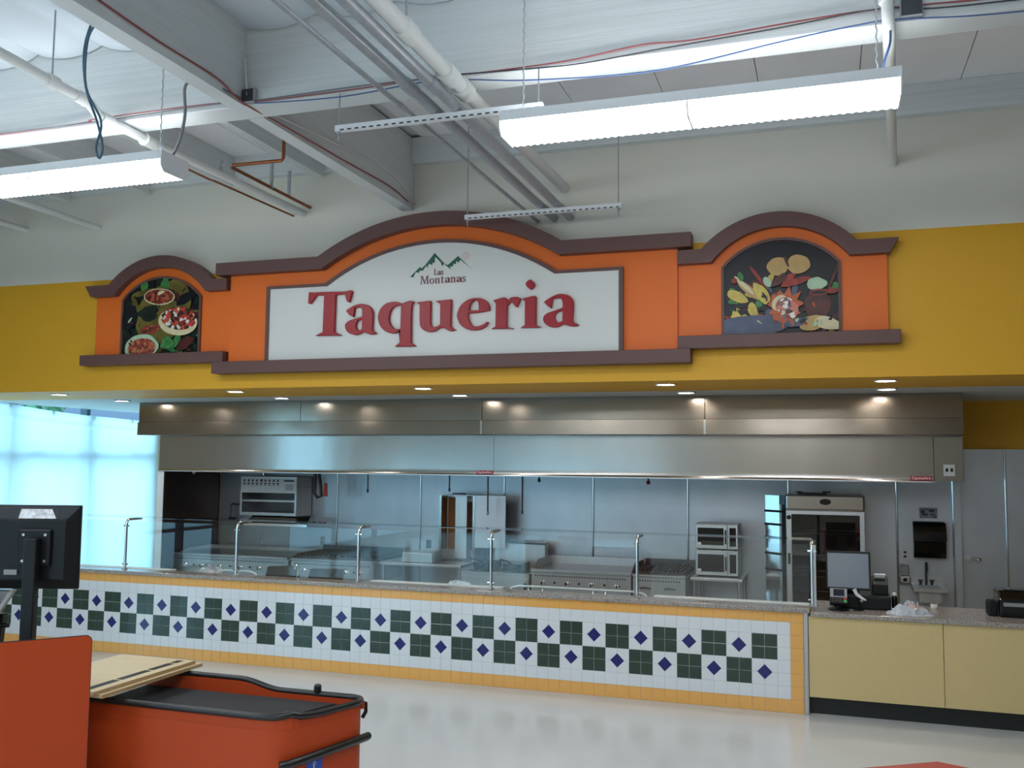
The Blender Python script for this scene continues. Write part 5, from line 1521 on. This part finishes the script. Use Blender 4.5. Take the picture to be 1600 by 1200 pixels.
obj('upper_cover', MB().prismx(pr[:1] + [(3.359, 1.22)][:0] + [(3.359, 1.25), (3.359, 1.465), (3.30, 1.465), (3.255, 1.43), (3.235, 1.36), (3.235, 1.25)] if False else [(3.359, 1.25), (3.359, 1.465), (3.30, 1.465), (3.255, 1.43), (3.235, 1.36), (3.235, 1.25)], 9.352, 9.703), 'black_gloss', t, bevel=0.006)
obj('lower_cover', MB().prismx([(3.359, 1.062), (3.359, 1.246), (3.243, 1.246), (3.25, 1.12), (3.29, 1.062)], 9.356, 9.699), 'black_gloss', t, bevel=0.006)
t = thing('soap_dispenser', 'grey push soap dispenser left of the hand sink', 'dispenser', (9.26, 3.38, 0.735))
obj('soap_tank', MB().prismx([(YB - 0.007, 0.84), (YB - 0.007, 0.97), (3.38, 0.97), (3.355, 0.94), (3.355, 0.84)], 9.215, 9.305), 'bezel_grey', t, bevel=0.012)
obj('push_cover', MB().prismx([(YB - 0.007, 0.735), (YB - 0.007, 0.838), (3.34, 0.838), (3.34, 0.77), (3.38, 0.735)], 9.207, 9.316), 'steel', t, bevel=0.012)
obj('push_button', MB().lathe([(0.022, 0), (0.022, -0.008), (0.012, -0.012)], (9.262, 3.339, 0.80), 14, 'y'), 'black_plastic', t, smooth='auto')
t = thing('hand_sink', 'small wall-hung steel hand sink under the towel dispenser', 'sink', (9.5, 3.25, 0.5))
sk = MB()
sk.box(9.325, 9.68, 3.05, 3.10, 0.70, 0.745).box(9.325, 9.39, 3.10, 3.36, 0.70, 0.745).box(9.62, 9.68, 3.10, 3.36, 0.70, 0.745).box(9.325, 9.68, 3.36, YB - 0.007, 0.70, 0.745)
obj('sink_deck', sk, 'steel', t, bevel=0.004, seg=1)
obj('bowl', MB().box(9.39, 9.62, 3.10, 3.36, 0.58, 0.60).box(9.39, 9.40, 3.10, 3.36, 0.60, 0.699).box(9.61, 9.62, 3.10, 3.36, 0.60, 0.699).box(9.40, 9.61, 3.10, 3.11, 0.60, 0.699).box(9.40, 9.61, 3.35, 3.36, 0.60, 0.699), 'steel', t)
obj('back_splash', MB().box(9.325, 9.68, 3.42, YB - 0.007, 0.7455, 0.83), 'steel', t)
obj('drain_pipe', MB().tube([(9.505, 3.24, 0.579), (9.505, 3.24, 0.42), (9.505, 3.28, 0.38), (9.505, YB - 0.007, 0.38)], 0.022, 10), 'steel', t, smooth='auto')
obj('faucet', MB().tube([(9.49, 3.39, 0.7455), (9.49, 3.39, 0.96), (9.49, 3.37, 1.0), (9.49, 3.31, 1.0), (9.49, 3.29, 0.96), (9.49, 3.285, 0.90)], 0.012, 8), 'steel_dark', t, smooth='auto')
for x in (9.43, 9.55):
    obj('tap_handle', MB().lathe([(0.014, 0), (0.014, 0.04), (0.024, 0.045), (0.024, 0.06)], (x, 3.39, 0.7455), 10), 'steel_dark', t, smooth='auto')
t = thing('hand_wash_notice', 'small grey notice stuck on the steel wall above the towel dispenser', 'notice', (9.535, YB, 1.51))
obj('notice_sheet', MB().box(9.44, 9.635, YB - 0.0025, YB - 0.0008, 1.505, 1.628), 'bezel_grey', t)
ik = MB()
for bb in ((9.455, 9.50, 1.56, 1.60), (9.47, 9.53, 1.535, 1.56), (9.545, 9.60, 1.575, 1.61), (9.55, 9.615, 1.54, 1.555), (9.58, 9.625, 1.515, 1.53), (9.50, 9.54, 1.605, 1.615)):
    ik.box(bb[0], bb[1], YB - 0.0035, YB - 0.0026, bb[2], bb[3])
obj('notice_print', ik, 'label_ink', t)
t = thing('wall_valve', 'small chrome valve on the steel wall at the far right', 'valve', (9.98, 3.4, 1.05))
obj('valve_body', MB().cyl((9.95, YB - 0.007, 1.06), (9.95, 3.37, 1.06), 0.028, n=12), 'steel', t, smooth='auto')
obj('valve_stem', MB().tube([(9.95, 3.38, 1.06), (9.97, 3.36, 1.08), (10.02, 3.36, 1.07), (10.05, 3.36, 1.06)], 0.012, 8), 'steel_bright', t, smooth='auto')
obj('valve_knob', MB().lathe([(0.02, 0), (0.022, -0.012), (0.012, -0.018)], (10.05, 3.355, 1.06), 12, 'y'), 'steel_bright', t)
# ================================================================== paper over the left window
def sheet(u, v):
    y = 0.35 + 4.55 * u
    top = 2.965 - 0.055 * (y - 0.35) - 0.035 * math.sin(PI * u) + 0.008 * math.sin(9 * u)
    z = 0.14 + (top - 0.14) * v
    fold = 0.012 * math.sin(6.0 * y + 1.4 * z) + 0.007 * math.sin(15 * y - 2 * z)
    roll = 0.018 * math.sin(42 * (top - z)) * max(0, 1 - (top - z) / 0.28)
    return (-2.462 + fold + roll + 0.02 * (1 - v), y, z)
t = thing('window_paper', 'white sheet of paper hung across the shop window', 'paper', (-2.46, 2.6, 0.14))
obj('paper_sheet', MB().grid(sheet, 90, 110), 'window_paper', t, smooth=True, fix=False)
tp = MB()
for y in (0.55, 1.75, 2.55, 3.40, 4.25):
    zt = sheet((y - 0.35) / 4.55, 1.0)
    tp.box(zt[0] - 0.06, zt[0] + 0.001, y - 0.02, y + 0.02, zt[2] - 0.05, zt[2] - 0.045 + 0.045)
obj('tape', tp, 'label_white', t)

# ================================================================== checkout lane in the foreground
def round_poly(pts, r, n=6):
    out = []
    m = len(pts)
    for i in range(m):
        p0, p1, p2 = Vector(pts[i - 1]), Vector(pts[i]), Vector(pts[(i + 1) % m])
        rr = r[i] if isinstance(r, (list, tuple)) else r
        if rr <= 0:
            out.append(tuple(p1))
            continue
        a = p1 + (p0 - p1).normalized() * rr
        b = p1 + (p2 - p1).normalized() * rr
        for k in range(n + 1):
            u = k / n
            out.append(tuple((1 - u) ** 2 * a + 2 * u * (1 - u) * p1 + u * u * b))
    return out
ck = thing('checkout_counter', 'orange checkout counter with a black conveyor belt and bumper rim', 'checkout counter', (5.45, -4.33, 0))
plan = round_poly([(4.76, -4.60), (5.97, -4.60), (6.13, -4.13), (6.09, -4.06), (4.76, -4.06)], [0, 0.14, 0.05, 0.04, 0])
obj('counter_body', MB().prismz(plan, 0.08, 0.835), 'checkstand_orange', ck, smooth='auto')
obj('toe_kick', MB().prismz([(4.78, -4.55), (5.92, -4.55), (6.08, -4.11), (4.78, -4.11)], 0.0, 0.0795), 'black_kick', ck)
# upstand walls that carry the rim
def upstand(path, heights, th, inward):
    mb = MB()
    for (p, q), (h0, h1) in zip(zip(path, path[1:]), zip(heights, heights[1:])):
        d = Vector((q[0] - p[0], q[1] - p[1]))
        nrm = Vector((-d.y, d.x)).normalized() * th * inward
        mb.hexa([(p[0], p[1], 0.8355), (q[0], q[1], 0.8355), (q[0] + nrm.x, q[1] + nrm.y, 0.8355), (p[0] + nrm.x, p[1] + nrm.y, 0.8355),
                 (p[0], p[1], h0), (q[0], q[1], h1), (q[0] + nrm.x, q[1] + nrm.y, h1), (p[0] + nrm.x, p[1] + nrm.y, h0)])
    return mb
edge = plan[:]                      # outline from the near left corner round the end to the far left corner
def rim_h(x, y):
    if y > -4.10:                   # far side: low by the end, stepping up along the belt
        return 0.873 if x > 5.62 else (0.915 if x < 5.36 else 0.915 - 0.042 * (0.5 - 0.5 * math.cos(PI * (x - 5.36) / 0.26)))
    if x < 5.80:
        return 0.888
    s_ = (y + 4.60) / 0.46
    return 0.888 - 0.015 * min(1, max(0, s_ * 2.2)) + 0.014 * math.exp(-((s_ - 0.12) / 0.06) ** 2)
path = []
for (a_, b_) in zip(edge, edge[1:]):
    n_ = max(1, int(math.hypot(b_[0] - a_[0], b_[1] - a_[1]) / 0.04))
    path += [(a_[0] + (b_[0] - a_[0]) * k / n_, a_[1] + (b_[1] - a_[1]) * k / n_) for k in range(n_)]
path.append(edge[-1])
hs = [rim_h(x, y) for x, y in path]
obj('upstand', upstand(path, hs, 0.02, 1), 'checkstand_orange', ck)
obj('rim_bumper', MB().tube([(x, y, h + 0.008) for (x, y), h in zip(path, hs)], 0.017, 10), 'black_rubber', ck, smooth='auto')
obj('conveyor_belt', MB().prismz([(4.78, -4.572), (5.80, -4.572), (5.965, -4.10), (4.78, -4.10)], 0.8358, 0.852), 'belt', ck)
obj('end_plate', MB().prismz([(5.81, -4.572), (5.90, -4.568), (5.955, -4.53), (6.085, -4.16), (6.07, -4.095), (5.975, -4.10)], 0.8358, 0.848), 'steel_dark', ck)
obj('end_bumper', MB().tube([(5.955, -4.61, 0.682), (5.985, -4.585, 0.684), (6.02, -4.50, 0.688), (6.152, -4.10, 0.702), (6.15, -4.085, 0.702)], 0.021, 10), 'black_rubber', ck, smooth='auto', label='black rubber bumper bar')
obj('bumper_cap', MB().lathe([(0.012, -0.02), (0.02, -0.015), (0.02, 0.02), (0.014, 0.028)], (5.84, -4.066, 0.905), 12), 'black_rubber', ck)
obj('corner_hook', MB().tube([(6.10, -4.075, 0.868), (6.128, -4.072, 0.862), (6.13, -4.075, 0.82), (6.118, -4.09, 0.79)], 0.010, 8), 'black_plastic', ck)
# blue accessibility sticker on the end face
ex, ey = Vector((6.006, -4.495, 0)), Vector((0.16, 0.47, 0)).normalized()
nx = Vector((ey.y, -ey.x, 0))
def stk(u0, u1, z0, z1, d0, d1):
    p = lambda u, d, z: (ex.x + ey.x * u + nx.x * d, ex.y + ey.y * u + nx.y * d, z)
    return [p(u0, d0, z0), p(u1, d0, z0), p(u1, d1, z0), p(u0, d1, z0), p(u0, d0, z1), p(u1, d0, z1), p(u1, d1, z1), p(u0, d1, z1)]
s = obj('access_sticker', MB().hexa(stk(0.03, 0.13, 0.555, 0.665, 0.001, 0.003)), 'sticker_blue', ck, label='blue square sticker with a white wheelchair symbol')
sy = MB()
P = lambda u, z: (ex.x + ey.x * u + nx.x * 0.0036, ex.y + ey.y * u + nx.y * 0.0036, z)
sy.tube([P(0.078 + 0.008 * math.cos(k * PI / 6), 0.650 + 0.008 * math.sin(k * PI / 6)) for k in range(12)], 0.002, 4, closed=True)
sy.tube([P(0.076, 0.640), P(0.074, 0.610), P(0.098, 0.608), P(0.108, 0.582), P(0.116, 0.584)], 0.003, 4)
sy.tube([P(0.08 + 0.026 * math.cos(a), 0.592 + 0.026 * math.sin(a)) for a in [2.2 + k * 0.3 for k in range(14)]], 0.003, 4)
obj('wheelchair_symbol', sy, 'label_white', s)

# loose boards lying across the lane
for k, (lab, x0, x1, ya, yb, z0) in enumerate((('lower of two pale wooden boards lying across the checkout lane', 4.48, 5.035, -4.74, -3.955, 0.9425), ('upper pale wooden board with dark slots across the checkout lane', 4.50, 5.01, -4.77, -3.985, 0.961))):
    t = thing('wooden_board', lab, 'board', (4.7, -4.3, z0), group='stacked wooden boards on the checkout lane')
    obj('board_face', MB().box(x0, x1 - 0.003, ya, yb, z0, z0 + 0.018), 'wood_pale', t, bevel=0.001, seg=1)
    obj('edge_band', MB().box(x1 - 0.0029, x1, ya, yb, z0, z0 + 0.0178), 'wood_edge', t)
    if k == 1:
        for a, b in ((-4.75, -4.53), (-4.51, -4.29), (-4.27, -4.10), (-4.08, -4.02)):
            obj('slot_strip', MB().box(x1 - 0.095, x1 - 0.055, a, b, z0 + 0.0181, z0 + 0.0195), 'black_plastic', t)

# divider panel, register cabinet and monitor
ang = math.atan2(-0.305, -0.25)
dp = thing('divider_panel', 'orange divider panel with rounded corner at the left edge', 'panel', (5.059, -4.850, 0), rotz=ang)
def face(o, r=0.03, n=6, L=0.85, H=1.27):
    pts = [(0 + o, 0.0 + 0), (L, 0.0), (L, H - o)]
    for k in range(n + 1):
        a = PI / 2 + (PI / 2) * k / n
        pts.append((r + (r - o) * math.cos(a), H - r + (r - o) * math.sin(a)))
    return pts
obj('panel_core', MB().prism(face(0.003), 0.0, -0.019), 'checkstand_orange', dp)
obj('edge_trim', MB().prism(face(0.0), -0.0035, -0.0155), 'black_rubber', dp)
rc = thing('register_cabinet', 'low dark cabinet behind the orange divider panel', 'cabinet', (5.059, -4.850, 0), rotz=ang)
obj('cabinet_body', MB().box(0.16, 0.80, -0.66, -0.03, 0.08, 0.90), 'laminate', rc, bevel=0.004, seg=1)
obj('toe_kick', MB().box(0.19, 0.77, -0.62, -0.06, 0.0, 0.0795), 'black_kick', rc)
obj('cabinet_top', MB().box(0.15, 0.81, -0.67, -0.025, 0.9005, 0.925), 'black_plastic', rc)

mo = thing('register_monitor', 'black register monitor seen from behind on a pole', 'monitor', (4.583, -4.79, 0.9255), rotz=math.atan2(0.314, 0.949))
zb, zt = 0.530, 0.950       # screen edges above the cabinet top
obj('rear_shell', MB().box(-0.25, 0.25, 0.012, 0.035, zb, zt), 'black_plastic', mo, bevel=0.004, seg=1)
sh = MB()
sh.hexa([(-0.248, 0.0119, zb + 0.002), (0.248, 0.0119, zb + 0.002), (0.248, 0.0118, zt - 0.002), (-0.248, 0.0118, zt - 0.002),
         (-0.195, -0.03, zb + 0.05), (0.195, -0.03, zb + 0.05), (0.195, -0.03, zt - 0.075), (-0.195, -0.03, zt - 0.075)])
obj('rear_bulge', sh, 'black_plastic', mo, bevel=0.003, seg=1)
v = MB()
for k in range(52):
    x = -0.235 + k * 0.0092
    tt_ = 0.0
    def slope(x, s):   # point on the sloping upper face of the bulge
        z = zt - 0.006 - s * 0.066
        y = 0.0118 - 0.0418 * (zt - 0.002 - z) / 0.073
        return y, z
    lim = min(1.0, max(0.12, (0.246 - abs(x)) / 0.053))
    y0_, z0_ = slope(x, 0.06)
    y1_, z1_ = slope(x, lim * 0.94)
    v.hexa([(x, y0_ - 0.003, z0_), (x + 0.0042, y0_ - 0.003, z0_), (x + 0.0042, y0_ + 0.001, z0_), (x, y0_ + 0.001, z0_),
            (x, y1_ - 0.003, z1_), (x + 0.0042, y1_ - 0.003, z1_), (x + 0.0042, y1_ + 0.001, z1_), (x, y1_ + 0.001, z1_)])
obj('vent_ribs', v, 'rib_grey', mo)
y0_, z0_ = slope(0, 0.2)
y1_, z1_ = slope(0, 0.9)
obj('silver_label', MB().hexa([(-0.045, y1_ - 0.004, z1_), (0.145, y1_ - 0.004, z1_), (0.145, y1_ - 0.0032, z1_), (-0.045, y1_ - 0.0032, z1_),
                               (-0.045, y0_ - 0.004, z0_), (0.11, y0_ - 0.004, z0_), (0.11, y0_ - 0.0032, z0_), (-0.045, y0_ - 0.0032, z0_)]), 'label_silver', mo, label='crumpled silver sticker')
obj('mount_plate', MB().box(-0.03, 0.13, -0.048, -0.0305, zb + 0.12, zt - 0.12), 'black_plastic', mo, bevel=0.004, seg=1)
sc_ = MB()
for x in (-0.005, 0.105):
    for z in (zb + 0.145, zt - 0.145):
        sc_.lathe([(0.007, 0), (0.007, -0.004)], (x, -0.0482, z), 8, 'y')
obj('screw', sc_, 'steel', mo)
obj('pole', MB().box(0.022, 0.086, -0.10, -0.0485, 0.014, zb + 0.26), 'black_plastic', mo, bevel=0.006)
obj('pole_base', MB().box(-0.04, 0.15, -0.17, 0.02, 0.0, 0.0135), 'black_plastic', mo, bevel=0.004, seg=1)
obj('port_cover', MB().box(-0.10, -0.035, -0.040, -0.0305, zb + 0.075, zb + 0.10), 'bezel_grey', mo)
pp = thing('pin_pad_display', 'tilted dark customer display with a grey edge under the register monitor', 'display', (4.40, -4.88, 0.9255), rotz=math.atan2(0.314, 0.949))
obj('display_panel', MB().hexa([(-0.20, -0.03, 0.335), (0.02, -0.03, 0.335), (0.02, 0.0, 0.335), (-0.20, 0.0, 0.335), (-0.13, 0.06, 0.52), (0.10, 0.06, 0.52), (0.10, 0.09, 0.52), (-0.13, 0.09, 0.52)]), 'screen_dark', pp)
obj('display_edge', MB().hexa([(0.0205, -0.03, 0.335), (0.042, -0.03, 0.335), (0.042, 0.0, 0.335), (0.0205, 0.0, 0.335), (0.1005, 0.06, 0.52), (0.122, 0.06, 0.52), (0.122, 0.09, 0.52), (0.1005, 0.09, 0.52)]), 'bezel_grey', pp)
obj('stand_arm', MB().hexa([(-0.03, 0.02, 0.012), (0.06, 0.02, 0.012), (0.06, 0.07, 0.012), (-0.03, 0.07, 0.012), (-0.02, 0.065, 0.40), (0.07, 0.065, 0.40), (0.07, 0.11, 0.40), (-0.02, 0.11, 0.40)]), 'black_plastic', pp, bevel=0.004, seg=1)
obj('stand_foot', MB().box(-0.06, 0.09, 0.0, 0.10, 0.0, 0.0115), 'black_plastic', pp)
obj('tilt_knob', MB().cyl((0.062, 0.06, 0.345), (0.105, 0.06, 0.345), 0.014, 0.012, 10), 'black_plastic', pp)

# corner of the next checkout unit at the bottom edge
rb = thing('checkout_end_panel', 'red corner of another checkout unit at the bottom edge of the picture', 'checkout counter', (8.80, -4.8, 0))
obj('unit_body', MB().prismz([(8.832, -4.285), (9.16, -4.42), (9.30, -5.3), (8.30, -5.3), (8.36, -4.60)], 0.08, 0.89), 'checkstand_red', rb)
obj('unit_top', MB().prismz([(8.83, -4.272), (9.175, -4.41), (9.315, -5.31), (8.285, -5.31), (8.345, -4.59)], 0.8905, 0.91), 'checkstand_red', rb)
obj('toe_kick', MB().prismz([(8.82, -4.34), (9.1, -4.46), (9.24, -5.25), (8.36, -5.25), (8.42, -4.62)], 0.0, 0.0795), 'black_kick', rb)
